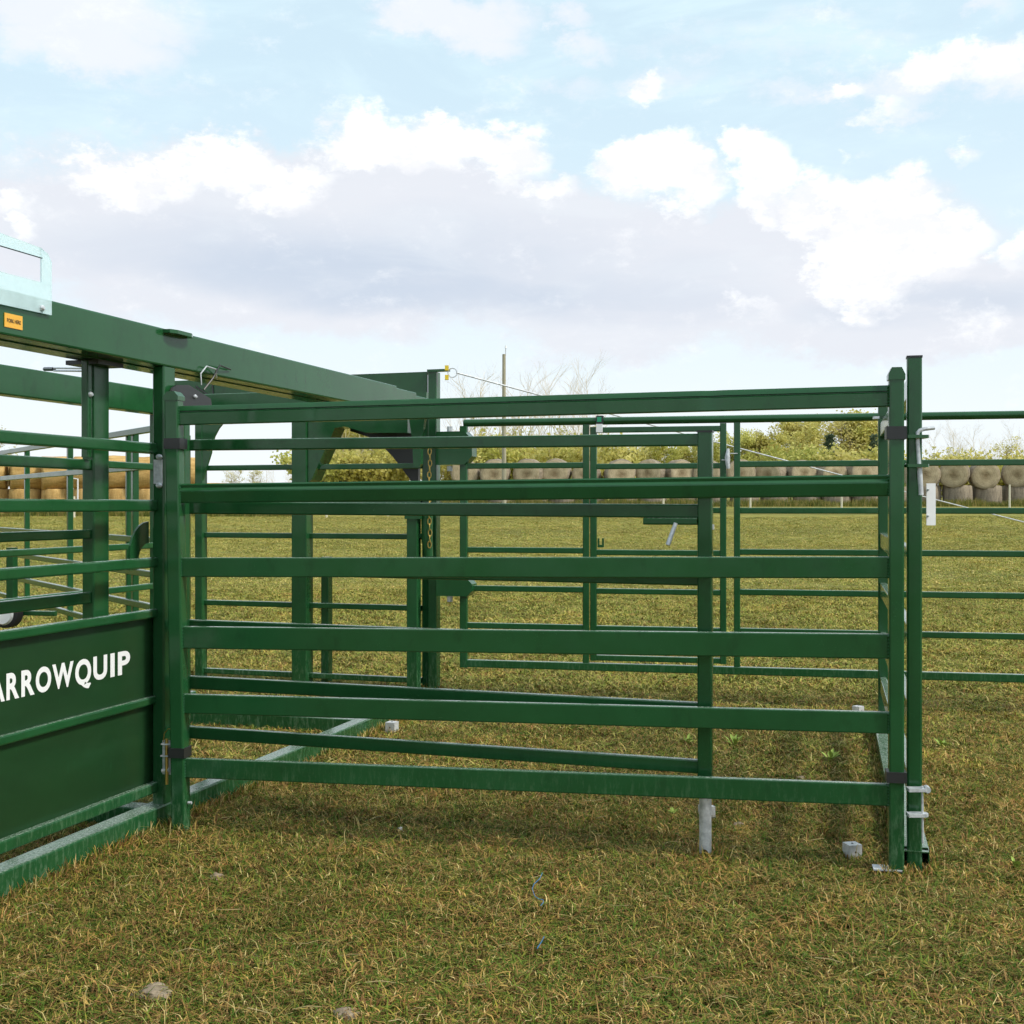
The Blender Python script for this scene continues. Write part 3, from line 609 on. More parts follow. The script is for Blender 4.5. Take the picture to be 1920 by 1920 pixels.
# ------------------------------------------------------------------ side panel running away on the right
SP = (1.540, 4.575); sd = (.258, .966)
side = tag(empty('side_panel', (SP[0], SP[1], 0), math.atan2(sd[1], sd[0])), 'green side panel running away from the tall right post with a white tag', 'pen panel')
post('near_post', 0, 0, 0, 1.965, .055, .055, side)
MB().box((-.029, -.029, 1.964), (.029, .029, 1.972)).build('post_cap', BLACK, side)
post('far_post', 2.83, 0, 0, 2.0, .06, .06, side)
for (z0, z1) in ((1.817, 1.90), (1.485, 1.57), (1.145, 1.235), (.85, .93), (.55, .63), (.27, .355)): bar('rail', (.0285, 0, (z0+z1)/2), (2.799, 0, (z0+z1)/2), .04, z1-z0, side)
mb = MB(); w, h, x0, x1 = .055, .085, -.005, 2.9; y = .0     # hollow skid beside the posts
for (a, b) in (((x0, -.055, .0), (x1, -.052, h)), ((x0, .052, .0), (x1, .055, h)), ((x0, -.052, h-.004), (x1, .052, h)), ((x0, -.052, .0), (x1, .052, .004))):
    if a[2] == h-.004:
        mb.box(a, (-.03, b[1], b[2])); mb.box((.03, a[1], a[2]), b)
    else: mb.box(a, b)
mb.build('skid', GREEN, side)
MB().box((.4, -.050, .006), (.41, .050, h-.006)).build('skid_shade_inset', DARK, side)  # near-black inset paints the shade inside the open tube end
MB().box((2.80, -.06, 1.93), (2.88, .06, 1.945)).build('top_lug', GALV, side)
# world-aligned fittings on the near post (front face at y = 4.545)
fit = empty('latch_pin', (1.535, 4.52, 1.44)); tag(fit, 'bent galvanised drop pin hanging in two green keepers on the tall right post', 'latch pin')
tube('rod', [(.012, .0, .005), (-.002, .0, .225), (.0, 0, .236), (.008, -.002, .245), (.026, -.003, .250), (.062, -.004, .254)], .0075, fit, GALV)
tube('sleeve', [(.0123, 0, .0), (.0065, 0, .11)], .0095, fit, GALV)
for z in (1.655, 1.545):
    MB().prism([(-.045, -.022), (.032, -.022), (.040, -.010), (.040, .055), (.034, .055), (.034, .012), (-.037, .012), (-.037, .055), (-.045, .055)], z-1.44, z-1.428, 'xy').build('keeper', GREEN, fit)
tagp = tag(MB().box((1.578, 4.548, 1.325), (1.613, 4.551, 1.485)).build('white_tag', WHITE), 'plain white rectangular tag fixed at the right side of the tall post', 'tag')
for z in (1.36, 1.46): bolt('rivet', (1.583, 4.548, z), .004, tagp, GALV)
hinge = empty('gate_latch', (1.50, 4.50, .1)); tag(hinge, 'galvanised hinge with a long pin joining the two right posts near the ground', 'hinge')
for z in (.225, .130): MB().prism([(-.01, -.02), (.055, -.02), (.066, -.008), (.066, .012), (.055, .022), (-.01, .022)], z, z+.012, 'xy').build('lug', GALV, hinge)
MB().tube([(.06, -.018, .232), (.066, .02, .232)], .012, 8).build('pin_head', GALV, hinge)
tube('pin', [(.043, -.006, .245), (.045, -.006, .03)], .0042, hinge, GALV)
MB().box((1.487, 4.54, 1.325), (1.4905, 4.575, 1.49)).build('galvanised_strip', GALV)
tag(bpy.data.objects['galvanised_strip'], 'thin galvanised strip squeezed between the two right posts', 'latch strip')
tag(MB().bar((1.484, 4.60, .02), (1.484, 4.60, 1.87), .006, .02, .001).build('flat_bar', GREEN), 'thin green flat bar standing upright between the two right posts', 'flat bar')

# ------------------------------------------------------------------ wing panel far left
W0 = (-3.01, 9.5); wd = (-.576, .817)
wing = tag(empty('wing_panel', (W0[0], W0[1], 0), math.atan2(wd[1], wd[0])), 'far green pen panel running back to the left behind the chute', 'pen panel')
def wu(u): return local(W0, wd, u)
x0, x1 = wu(345), wu(-60)
for z in (1.985, 1.70, 1.41, 1.135, .875, .625, .41): bar('rail', (x0, 0, z), (x1, 0, z), .04, .05, wing)
for u, w in ((45, .05), (125, .055), (178, .05), (235, .04), (246, .055), (-40, .05)):
    s = wu(u); post('post', s, -.03, .30, 1.99, w, .05, wing)
tube('handle', [(wu(118), -.06, 1.66), (wu(121), -.12, 1.65), (wu(121), -.12, 1.46), (wu(118), -.06, 1.45)], .008, wing, WHITE, 6)
wh = tag(empty('transport_wheel', tuple(at(14, 1150, 7.3))), 'small transport wheel with a white hub at the far left behind the chute', 'wheel')
wh.rotation_euler.z = R(-12)
MB().tube([(0, -.04, 0), (0, -.03, 0), (0, .03, 0), (0, .04, 0)], [.070, .088, .088, .070], 28).build('tyre', RUBBER, wh, True)
MB().tube([(0, -.056, 0), (0, -.038, 0)], [.060, .070], 24).build('hub', WHITE, wh)
z0 = wh.location.z
MB().bar((.0, .045, 0), (.0, .045, .40), .05, .05, .005, upv=(0, 1, 0)).build('strut', GREEN, wh)
MB().bar((-.5, .045, -.0), (.3, .045, -.0), .03, .03, .005).build('axle_arm', GREEN, wh)

# ------------------------------------------------------------------ cable
c0 = at(856, 699, 8.82); c1 = Vector((8.0, 14, .79)); ce = c0+(c1-c0)*1.45; ce.z = terrain(ce.x, ce.y)
pts = [c0+(ce-c0)*t+Vector((0, 0, -.06*math.sin(math.pi*t))) for t in np.linspace(0, 1, 20)]
cab = tag(MB().tube(pts, .0062, 6).build('cable', GALV, None, True), 'thin steel cable sloping down to the right from the head gate arm', 'cable')
tube('cable_ring', [c0+Vector((.034*math.cos(t)-.03, 0, .034*math.sin(t))) for t in np.linspace(0, 2*math.pi, 13)], .004, cab, GALV, 5)
for dz in (.035, -.035): MB().box((c0.x-.085, c0.y-.02, c0.z+dz-.018), (c0.x-.058, c0.y+.01, c0.z+dz+.018)).build('clip', YELLOW, cab)

# ------------------------------------------------------------------ small things on the grass
def metal_block(u, v, sz, rz, lab):
    Y = EYE*F/(v-HZ); x = (u-960)/F*Y; z = terrain(x, Y)
    o = empty('metal_block', (x, Y, z), R(rz)); tag(o, lab, 'metal block', 'loose metal blocks on the grass')
    s = sz/2; hh = sz*1.05; mb = MB(); k = 12
    mb.box((-s, -s, 0), (s, s, hh-.001)); mb.build('body', CUBE, o)
    mb = MB(); rim = [(s*.16*math.cos(2*math.pi*i/k), s*.16*math.sin(2*math.pi*i/k)) for i in range(k)]; mb.prism(rim, hh-.001, hh+.0006, 'xy'); mb.build('hole', DARK, o)
    mb = MB(); mb.tube([(0, -s-.0006, hh*.5), (0, -s+.002, hh*.5)], s*.16, 10); mb.build('hole', DARK, o)
    return o
metal_block(1598, 1606, .055, 14, 'grey metal block with a drilled hole lying left of the gate latch post')
metal_block(735, 1374, .062, -20, 'small grey metal block on the grass beside the far end of the chute skid')
metal_block(1325, 1535, .055, 25, 'pale metal block half hidden behind the galvanised drop leg')
metal_block(1609, 1340, .055, 40, 'pale metal block on the grass seen just above a gate rail, near the side panel')
def stone(u, v, w, h, seed, lab, m=STONE, parent=None):
    Y = EYE*F/(v-HZ); x = (u-960)/F*Y; bm = bmesh.new(); bmesh.ops.create_icosphere(bm, subdivisions=3, radius=.5)
    for p in bm.verts:
        q = p.co.copy(); k = 1+.5*noise.noise(q*2.2+Vector((seed, 0, 0)))+.18*noise.noise(q*7+Vector((seed, 3, 0)))
        p.co = Vector((q.x*k*w, q.y*k*w*.8, max(-.1, q.z)*k*h*2))
    me = bpy.data.meshes.new('stone'); bm.to_mesh(me); bm.free(); me.materials.append(m)
    o = bpy.data.objects.new('stone', me); col.objects.link(o); o.location = (x, Y, terrain(x, Y)+.006); tag(o, lab, 'stone', 'stones in the grass'); return o
stone(405, 1650, .055, .022, 1, 'flat brown stone in the grass right of the skid')
stone(285, 1868, .11, .018, 2, 'pale crumbly stone at the bottom left of the grass')
stone(751, 1556, .022, .012, 3, 'tiny white pebble in the middle of the grass', CUBE)
stone(1385, 1550, .05, .012, 4, 'flat greyish stone right of the drop leg')
stone(1500, 1462, .05, .012, 5, 'low pinkish stone behind the bottom rail')
stone(650, 1905, .07, .016, 6, 'pale earthy lump at the bottom edge of the grass')
def collar():      # uncut grass left standing where the mower cannot reach
    rs = random.Random(77); v = []; f = []; c = []; cols = [p for p, w in PAL]; spots = []
    for _ in range(1500):
        s = rs.uniform(-1.2, 3.85); t = rs.choice([.008, .012, .02])+abs(rs.gauss(0, .022)); spots.append((CP[0]+s*cd[0]+t*cd[1], CP[1]+s*cd[1]-t*cd[0], 1.0))
    for _ in range(500): s = rs.uniform(0, 2.8); t = rs.choice([-1, 1])*(.06+abs(rs.gauss(0, .02))); spots.append((SP[0]+s*sd[0]+t*sd[1], SP[1]+s*sd[1]-t*sd[0], .9))
    for (px, py, k) in ((G0[0], G0[1], 110), (G1[0], G1[1], 110), (SP[0], SP[1]-.02, 90), (I1[0], I1[1], 60), (hx+cd[1]*hu(814), hy-cd[0]*hu(814), 80), (hx+cd[1]*hu(786), hy-cd[0]*hu(786), 80)):
        for _ in range(k): a = rs.random()*6.283; r_ = .035+abs(rs.gauss(0, .025)); spots.append((px+r_*math.cos(a), py+r_*math.sin(a), 1.0))
    for (u, w) in ((1598, 1606), (735, 1374), (1325, 1535), (1609, 1340)):
        Y = EYE*F/(w-HZ)
        for _ in range(40): a = rs.random()*6.283; r_ = .035+abs(rs.gauss(0, .015)); spots.append(((u-960)/F*Y+r_*math.cos(a), Y+r_*math.sin(a), .55))
    for (x, y, k) in spots:
        h = rs.uniform(.02, .065)*k; a = rs.random()*6.283; l = h*rs.uniform(.2, .9); w = .0022; z = terrain(x, y); dx, dy = math.cos(a)*l, math.sin(a)*l; o = len(v)
        v += [(x-w, y, z), (x+w, y, z), (x+dx*.4-w*.8, y+dy*.4, z+h*.65), (x+dx*.4+w*.8, y+dy*.4, z+h*.65), (x+dx, y+dy, z+h)]
        f += [(o, o+1, o+3, o+2), (o+2, o+3, o+4)]; cc = rs.choice(cols); c += [cc]*5
    me = bpy.data.meshes.new('tall_grass'); me.from_pydata(v, [], f); me.materials.append(GRASS); at_ = me.attributes.new('col', 'FLOAT_COLOR', 'POINT')
    at_.data.foreach_set('color', np.array([(*k, 1) for k in c], dtype=np.float32).ravel()); o = bpy.data.objects.new('tall_grass', me); col.objects.link(o); tag(o, 'longer grass blades standing along the skids and around the post feet', kind='stuff')
collar()
WEEDM = mat('pale_weed_leaves', (.30, .40, .07), .7)
def weed(u, v, hh, seed, lab):
    rs = random.Random(seed); Y = EYE*F/(v-HZ); x = (u-960)/F*Y; mb = MB()
    for _ in range(11):
        a = rs.random()*6.283; q = Vector((math.cos(a), math.sin(a), rs.uniform(.6, 1.8))).normalized(); L_ = hh*rs.uniform(.5, 1); s = Vector((-math.sin(a), math.cos(a), 0))*L_*.13
        p = Vector((rs.uniform(-.01, .01), rs.uniform(-.01, .01), 0)); m_ = p+q*L_*.6; e = p+q*L_+Vector((0, 0, -L_*.15)); mb.add([p, m_-s, e, m_+s], [(0, 1, 2, 3)])
    o = mb.build('weed', WEEDM); o.location = (x, Y, terrain(x, Y)+.01); tag(o, lab, 'weed', 'small weeds in the grass')
weed(1376, 1398, .10, 1, 'tall pale weed seen between the lowest rails right of the inner gate end post')
weed(1288, 1396, .09, 2, 'pale weed just left of the inner gate end post')
weed(1556, 1432, .10, 3, 'pale green weed between the lowest rails near the side panel')
weed(1262, 1534, .05, 4, 'small yellow-green weed left of the galvanised drop leg')
weed(1765, 1402, .08, 5, 'pale weed right of the tall right post')
weed(1905, 1630, .06, 6, 'low bright weed at the right edge of the grass')
def twine(pix, lab):
    pts = []
    for u, v in pix:
        Y = EYE*F/(v-HZ)*.985; pts.append(((u-960)/F*Y, Y, terrain((u-960)/F*Y, Y)+.032))
    tag(MB().tube(pts, .0012, 5).build('twine', BLUE, None, True), lab, 'twine')
twine([(1017, 1640), (1012, 1652), (1001, 1663), (998, 1672), (1003, 1686), (1010, 1691), (1018, 1692), (1019, 1697), (1014, 1704)], 'short piece of blue twine curled on the grass')
twine([(1020, 1760), (1015, 1770), (1007, 1782)], 'shorter straight scrap of blue twine lower on the grass')
# loose straws
def straws():
    rs = random.Random(5); mb = MB()
    for _ in range(130):
        Y = 3.1+5*rs.random()**1.4; x = rs.uniform(-1, 1)*(.44*Y+.2); z = terrain(x, Y)+.025; a = rs.random()*6.283; ln = rs.uniform(.04, .09); b = a+rs.uniform(-.7, .7)
        p = Vector((x, Y, z+.005)); q = p+Vector((math.cos(a), math.sin(a), rs.uniform(-.1, .35)))*ln*.5; r = q+Vector((math.cos(b), math.sin(b), rs.uniform(-.4, .3)))*ln*.5
        mb.tube([p, q, r], [.0013, .0012, .0008], 3, caps=False)
    me = mb.mesh('straw', STRAWM); o = bpy.data.objects.new('straw', me); col.objects.link(o); tag(o, 'loose dry straws lying over the foreground grass', kind='stuff')
STRAWM = mat('dry_straw', (.36, .28, .13), .8)
straws()

# ------------------------------------------------------------------ hay bales
def bale_build(golden):
    def f(nt, b):
        n1 = nz(nt, 4, 6, .7, sc3=(1, .25, 1)); n2 = nz(nt, 18, 4, .7)
        st = [(.3, (.30, .18, .06)), (.55, (.52, .34, .13)), (.8, (.68, .49, .23))] if golden else [(.3, (.16, .13, .095)), (.55, (.30, .25, .185)), (.8, (.45, .38, .28))]
        c = ramp(nt, n1.outputs[0], st); c = mixn(nt, .5, c, mixn(nt, 1., c, ramp(nt, n2.outputs[0], [(.3, .55), (.7, 1.35)]), 'MULTIPLY')); nt.links.new(c, b.inputs['Base Color'])
        wv = nt.nodes.new('ShaderNodeTexWave'); t = nt.nodes.new('ShaderNodeTexCoord'); nt.links.new(t.outputs['Object'], wv.inputs[0]); wv.bands_direction = 'Y'; wv.inputs['Scale'].default_value = 2.6; wv.inputs['Distortion'].default_value = 3.5; wv.inputs['Detail'].default_value = 4
        bump(nt, b, mixn(nt, .7, wv.outputs[1], n2.outputs[0]), .2, .05)
    return f
def end_build(nt, b):
    t = nt.nodes.new('ShaderNodeTexCoord'); mp = nt.nodes.new('ShaderNodeMapping'); mp.inputs['Scale'].default_value = (1, 0, 1); nt.links.new(t.outputs['Object'], mp.inputs[0])
    wv = nt.nodes.new('ShaderNodeTexWave'); wv.wave_type = 'RINGS'; wv.rings_direction = 'SPHERICAL'; nt.links.new(mp.outputs[0], wv.inputs[0])
    wv.inputs['Scale'].default_value = 3.0; wv.inputs['Distortion'].default_value = 7; wv.inputs['Detail'].default_value = 4; wv.inputs['Detail Scale'].default_value = 2.5
    c = ramp(nt, wv.outputs[1], [(.1, (.27, .215, .13)), (.5, (.37, .30, .185)), (.9, (.48, .395, .25))])
    n = nz(nt, 3, 5, .7); c = mixn(nt, .6, c, ramp(nt, n.outputs[0], [(.3, (.27, .215, .14)), (.7, (.54, .45, .31))]))
    vl = nt.nodes.new('ShaderNodeVectorMath'); vl.operation = 'LENGTH'; nt.links.new(mp.outputs[0], vl.inputs[0])
    c = mixn(nt, 1., c, ramp(nt, vl.outputs['Value'], [(.02, (.50, .45, .40)), (.22, (.78, .76, .72)), (.45, (1.08, 1.08, 1.08)), (.80, (.95, .95, .97))]), 'MULTIPLY')
    nt.links.new(c, b.inputs['Base Color']); bump(nt, b, n.outputs[0], .4, .05)
BALE = mat('grey_weathered_hay', (.3, .25, .17), .95, build=bale_build(False), spec=.1)
BALEG = mat('golden_straw', (.6, .4, .12), .95, build=bale_build(True), spec=.1)
BALEE = mat('hay_bale_end', (.45, .36, .2), .95, build=end_build, spec=.1)
def bale_mesh(seed, rad, ln, side, end):      # axis along local y
    vs = []; n = 26; rings = [(-ln/2, .0), (-ln/2-.01, .35), (-ln/2, .72), (-ln/2, .93), (-ln/2+.07, 1.0), (-ln/6, 1.01), (ln/6, 1.01), (ln/2-.07, 1.0), (ln/2, .93), (ln/2, .72), (ln/2+.01, .35), (ln/2, 0)]
    mb = MB()
    for (y, r) in rings:
        for k in range(n):
            t = 2*math.pi*k/n; q = Vector((math.cos(t)*r, y, math.sin(t)*r)); d = 1+.045*noise.noise(q*2.1+Vector((seed*3.7, 0, 0)))+.02*noise.noise(q*6+Vector((0, seed, 0)))
            sag = 1-.05*max(0, -math.sin(t)); vs.append((math.cos(t)*r*rad*d*1.02, y+.04*noise.noise(q*3+Vector((seed, 1, 1))), math.sin(t)*r*rad*d*sag))
    fs = []; ms = []
    for i in range(len(rings)-1):
        for k in range(n): fs.append((i*n+k, i*n+(k+1) % n, (i+1)*n+(k+1) % n, (i+1)*n+k)); ms.append(1 if i < 3 or i >= 8 else 0)
    mb.add(vs, fs); mb.m = ms; me = mb.mesh('hay_bale', [side, end]); me.polygons.foreach_set('use_smooth', [True]*len(me.polygons)); return me
BM = [bale_mesh(i, .93, 1.40, BALE, BALEE) for i in range(5)]; BG = [bale_mesh(10+i, .85, 1.5, BALEG, BALEG) for i in range(4)]
ORD = ['first', 'second', 'third', 'fourth', 'fifth', 'sixth', 'seventh', 'eighth', 'ninth', 'tenth', 'eleventh', 'twelfth', 'thirteenth', 'fourteenth', 'fifteenth', 'sixteenth', 'seventeenth', 'eighteenth', 'nineteenth', 'twentieth', 'twenty-first', 'twenty-second', 'twenty-third', 'twenty-fourth', 'twenty-fifth', 'twenty-sixth', 'twenty-seventh', 'twenty-eighth']
rb = random.Random(11)
def bale(me, loc, rot, lab, grp, s=1):
    o = bpy.data.objects.new('hay_bale', me); col.objects.link(o); o.location = loc; o.rotation_euler = rot; o.scale = (s, s, s); tag(o, lab, 'hay bale', grp)
us = list(range(1966, 835, -57))
for i, u in enumerate(us):
    Y = 78+.3*math.sin(i*1.7); x = (u-960)/F*Y; g = terrain(x, Y); lie = rb.uniform(-18, 30) if i > 0 else 5
    h = 1.28
    bale(BM[i % 5], (x+rb.uniform(-.07, .07), Y, g+h/2), (R(90), rb.uniform(-.03, .03), rb.random()*6), 'grey hay bale standing on end in the bottom row, %s from the right' % ORD[i], 'bottom row of grey hay bales', .97)
    z = g+h+.80+rb.uniform(-.09, .04)
    bale(BM[(i+2) % 5], (x-.25+rb.uniform(-.15, .15), Y+rb.uniform(-.25, .1), z), (rb.uniform(-.06, .06), rb.random()*6, R(-lie)), 'grey hay bale lying on top of the row, %s from the right' % ORD[i], 'top row of grey hay bales', rb.uniform(.95, 1.03))
us = list(range(-70, 345, 59))
for i, u in enumerate(us):
    Y = 60.; x = (u-960)/F*Y; g = terrain(x, Y)
    bale(BG[i % 4], (x, Y, g+.62), (R(90), 0, rb.random()*6), 'golden straw bale standing on end in the left bottom row, %s from the left' % ORD[i], 'bottom row of golden straw bales', .92)
    bale(BG[(i+1) % 4], (x+rb.uniform(-.1, .1), Y-.1, g+1.3+.80), (rb.uniform(-.05, .05), rb.random()*6, R(rb.uniform(-80, -60))), 'golden straw bale lying on the left top row, %s from the left' % ORD[i], 'top row of golden straw bales')
for i, u in enumerate(range(398, 570, 57)):
    Y = 61.; x = (u-960)/F*Y; g = terrain(x, Y)
    bale(BG[i % 4], (x, Y, g+.80), (0, rb.random()*6, R(-70)), 'golden straw bale on the ground, single row, %s from the left' % ORD[i], 'single row of golden straw bales', .95)

# ------------------------------------------------------------------ fence posts and utility pole
for i, (u, Y, hh) in enumerate(((139, 56, 1.0), (555, 56, .9), (612, 56, .9), (728, 58, .8), (1244, 68, 1.15), (1407, 68, 1.15), (1578, 68, 1.2), (1893, 66, 1.5))):
    x = (u-960)/F*Y; z = terrain(x, Y)
    tag(MB().tube([(x, Y, z-.1), (x, Y, z+hh)], [.06, .05], 8).build('fence_post', mat('pale_wood_post', (.62, .58, .45), .8) if i == 0 else bpy.data.materials['pale_wood_post']),
        'pale thin fence post in front of the bales, %s from the left' % ORD[i], 'fence post', 'fence posts before the bales')
x, Y = (945-960)/F*69, 69.; g = terrain(x, Y)
pole = tag(empty('utility_pole', (x, Y, g)), 'tall wooden utility pole rising behind the head gate', 'utility pole')
MB().tube([(0, 0, -.2), (0, 0, 9.0)], [.15, .10], 10).build('pole', POLE, pole, True)
MB().tube([(.09, 0, 8.9), (.10, 0, 9.35)], .03, 6).build('pole_pin', GALV, pole)
MB().tube([(.10, 0, 9.35), (.10, 0, 9.5)], [.06, .04], 8).build('insulator', WHITE, pole)

# ------------------------------------------------------------------ trees
def leaf_mat(name, c0, c1, c2):
    def f(nt, b):
        a = nt.nodes.new('ShaderNodeAttribute'); a.attribute_name = 'shade'
        cc = ramp(nt, a.outputs['Fac'], [(.0, c0), (.5, c1), (1., c2)]); nt.links.new(cc, b.inputs['Base Color'])
        tl = nt.nodes.new('ShaderNodeBsdfTranslucent'); nt.links.new(cc, tl.inputs[0]); mx = nt.nodes.new('ShaderNodeMixShader'); mx.inputs[0].default_value = .45
        nt.links.new(b.outputs[0], mx.inputs[1]); nt.links.new(tl.outputs[0], mx.inputs[2]); nt.links.new(mx.outputs[0], nt.nodes['Material Output'].inputs[0])
    return mat(name, c1, .7, build=f, spec=.2)
LEAFY = leaf_mat('yellow_green_leaves', (.36, .35, .09), (.60, .55, .16), (.80, .72, .30))
LEAFG = leaf_mat('olive_green_leaves', (.32, .35, .08), (.54, .53, .14), (.74, .70, .24))
LEAFT = leaf_mat('tan_autumn_leaves', (.44, .39, .12), (.70, .62, .22), (.86, .79, .38))
LEAFC = leaf_mat('dark_conifer_needles', (.06, .09, .05), (.10, .14, .075), (.16, .20, .11))
BARK = mat('grey_brown_bark', (.38, .31, .23), .9); PALEB = mat('pale_birch_bark', (.60, .53, .38), .85); TWIG = mat('pale_tan_twigs', (.66, .58, .45), .9)
def grow(rs, mb, p, d, ln, r, depth, tips, spread, upb, n=4, kids=(2, 4)):
    pts = [p]; q = p; k = 3; dd = d.copy()
    for i in range(k):
        dd = (dd+Vector((rs.uniform(-1, 1), rs.uniform(-1, 1), rs.uniform(-.3, .6)*upb))*.13).normalized(); q = q+dd*(ln/k); pts.append(q)
    mb.tube(pts, [r, r*.85, r*.7, r*.5], n if depth > 1 else 3, caps=False); tips += [(x, depth) for x in pts[1:]]
    if depth <= 0: return
    for i in range(rs.randint(*kids)):
        f = rs.uniform(.35, 1.0); b = pts[0].lerp(pts[-1], f) if i else pts[-1]
        a = rs.random()*6.283; nd = (dd+Vector((math.cos(a), math.sin(a), rs.uniform(-.1, .5)*upb))*spread).normalized()
        grow(rs, mb, b, nd, ln*rs.uniform(.55, .8), r*.5, depth-1, tips, spread, upb, n, kids)
def tree_meshes(seed, H, kind):
    rs = random.Random(seed); mb = MB(); tips = []; rt = H*.013+.02 if kind != 'bare' else H*.006+.008
    if kind == 'bush':
        for i in range(7):
            a = rs.random()*6.283; grow(rs, mb, Vector((math.cos(a)*.2, math.sin(a)*.2, 0)), Vector((math.cos(a)*.45, math.sin(a)*.45, 1)).normalized(), H*.5, rt*.6, 2, tips, .8, .6)
    elif kind == 'conifer':
        mb.tube([(0, 0, 0), (0, 0, H)], [rt, rt*.2], 6, caps=False)
        for i in range(70):
            z = H*rs.uniform(.08, .98); a = rs.random()*6.283; l = (1-z/H)*H*.24+.1; tips += [(Vector((math.cos(a)*l*f, math.sin(a)*l*f, z-l*f*.3)), 0) for f in (.3, .6, .85, 1)]
    else:
        k = 6; pts = [Vector((0, 0, -.2))]
        for i in range(1, k+1): pts.append(Vector((rs.uniform(-.02, .02)*H*i/k, rs.uniform(-.02, .02)*H*i/k, H*.86*i/k)))
        mb.tube(pts, [rt*(1-.13*i) for i in range(k+1)], 6, caps=False)
        nb = 22 if kind != 'thin' else 15
        for i in range(nb):
            f = rs.uniform(.22 if kind != 'bare' else .30, 1); j = min(k-1, int(f*k)); p = pts[j].lerp(pts[j+1], f*k-j); a = rs.random()*6.283
            up = {'bare': 1.4, 'thin': 1.7}.get(kind, .7); d = Vector((math.cos(a), math.sin(a), up)).normalized()
            grow(rs, mb, p, d, H*rs.uniform(.14, .26)*(1.15-f*.5), rt*.36*(1.2-f*.6), 2, tips, .55, .8)
    leaves = []
    dens = {'full': 7, 'sparse': 2, 'bare': 0, 'thin': 0, 'bush': 9, 'conifer': 22}[kind]
    v = []; f = []; sh = []
    for (p, dp) in tips:
        if kind in ('full', 'sparse') and p.z < H*.18: continue
        if kind == 'sparse' and noise.noise(p*.5+Vector((seed, 0, 0))) < -.05: continue
        for _ in range(dens):
            q = p+Vector((rs.gauss(0, 1), rs.gauss(0, 1), rs.gauss(0, .8)))*(.26 if kind != 'conifer' else .12)
            s = rs.uniform(.06, .15); a = Vector((rs.gauss(0, 1), rs.gauss(0, 1), rs.gauss(0, 1))).normalized(); b = a.orthogonal().normalized(); o = len(v)
            v += [tuple(q-a*s), tuple(q+b*s*.7), tuple(q+a*s), tuple(q-b*s*.7)]; f.append((o, o+1, o+2, o+3))
            t = max(0, min(1, .5+.5*noise.noise(p*.9+Vector((0, seed, 0)))+rs.uniform(-.3, .3))); sh += [t]*4
    lm = None
    if v:
        lm = bpy.data.meshes.new('crown'); lm.from_pydata(v, [], f); at_ = lm.attributes.new('shade', 'FLOAT', 'POINT'); at_.data.foreach_set('value', sh)
    return mb, lm
def tree_kind(kind, seed, H, bark, leaf):
    mb, lm = tree_meshes(seed, H, kind); tm = mb.mesh('trunk', bark)
    if lm: lm.materials.append(leaf)
    return (tm, lm, H)
KINDS = {
 'yellow': [tree_kind('full', 100+i, 7, BARK, LEAFY) for i in range(3)],
 'olive': [tree_kind('full', 110+i, 7, BARK, LEAFG) for i in range(2)],
 'tan': [tree_kind('sparse', 120+i, 8, BARK, LEAFT) for i in range(3)],
 'sparse': [tree_kind('sparse', 125+i, 8, BARK, LEAFY) for i in range(2)],
 'bare': [tree_kind('bare', 130+i, 9, TWIG, LEAFT) for i in range(3)],
 'birch': [tree_kind('thin', 140+i, 9, PALEB, LEAFT) for i in range(2)],
 'bush': [tree_kind('bush', 150+i, 3.2, BARK, LEAFY) for i in range(2)],
 'greenbush': [tree_kind('bush', 160+i, 3.2, BARK, LEAFG) for i in range(2)],
 'conifer': [tree_kind('conifer', 170, 7, BARK, LEAFC)]}
WORDS = {'yellow': ('yellow_leaved_tree', 'bushy yellow-green tree', 'tree', 'yellow-green trees beyond the bales'), 'olive': ('olive_tree_crown', 'darker olive green tree', 'tree', 'olive green trees beyond the bales'),
 'tan': ('autumn_tree', 'loose tan autumn tree', 'tree', 'tan autumn trees beyond the bales'), 'sparse': ('sparse_tree', 'half bare tree with yellow leaves', 'tree', 'half bare yellow trees beyond the bales'),
 'bare': ('bare_tree', 'bare leafless tree', 'tree', 'bare trees beyond the bales'), 'birch': ('birch_tree', 'pale barked slender birch', 'tree', 'birches beyond the bales'),
 'bush': ('yellow_bush', 'low yellow-green bush', 'bush', 'yellow bushes beyond the bales'), 'greenbush': ('green_bush', 'low olive green bush', 'bush', 'green bushes beyond the bales'), 'conifer': ('conifer', 'dark pointed conifer', 'tree', 'conifers beyond the bales')}
WORDS['olive'] = ('green_tree',)+WORDS['olive'][1:]
spec = []       # (kind, column, top row, distance)
rt_ = random.Random(21)
for u in range(596, 775, 22): spec.append((['yellow', 'olive', 'tan'][rt_.randrange(3)], u+rt_.uniform(-8, 8), rt_.uniform(775, 815), rt_.uniform(90, 98)))
for u in (622, 632, 692): spec.append(('birch', u, 740, 86))
for u in range(600, 760, 36): spec.append((['bush', 'greenbush'][rt_.randrange(2)], u, rt_.uniform(835, 860), 84.5))
for u in (868, 905, 962, 992, 1030, 1075, 1100, 1118): spec.append(('bare', u, rt_.uniform(676, 715), rt_.uniform(96, 106)))
for u in (892, 935, 975, 1012, 1050, 1085): spec.append(('birch', u, rt_.uniform(720, 770), rt_.uniform(90, 96)))
for u in range(850, 1110, 34): spec.append((['bush', 'greenbush', 'bush'][rt_.randrange(3)], u, rt_.uniform(815, 845), rt_.uniform(85, 90)))
for u in range(890, 1110, 48): spec.append(('sparse', u, rt_.uniform(790, 815), 92))
for u in range(1125, 1345, 24): spec.append((['yellow', 'bush', 'yellow', 'olive'][rt_.randrange(4)], u, rt_.uniform(826, 846), rt_.uniform(86, 94)))
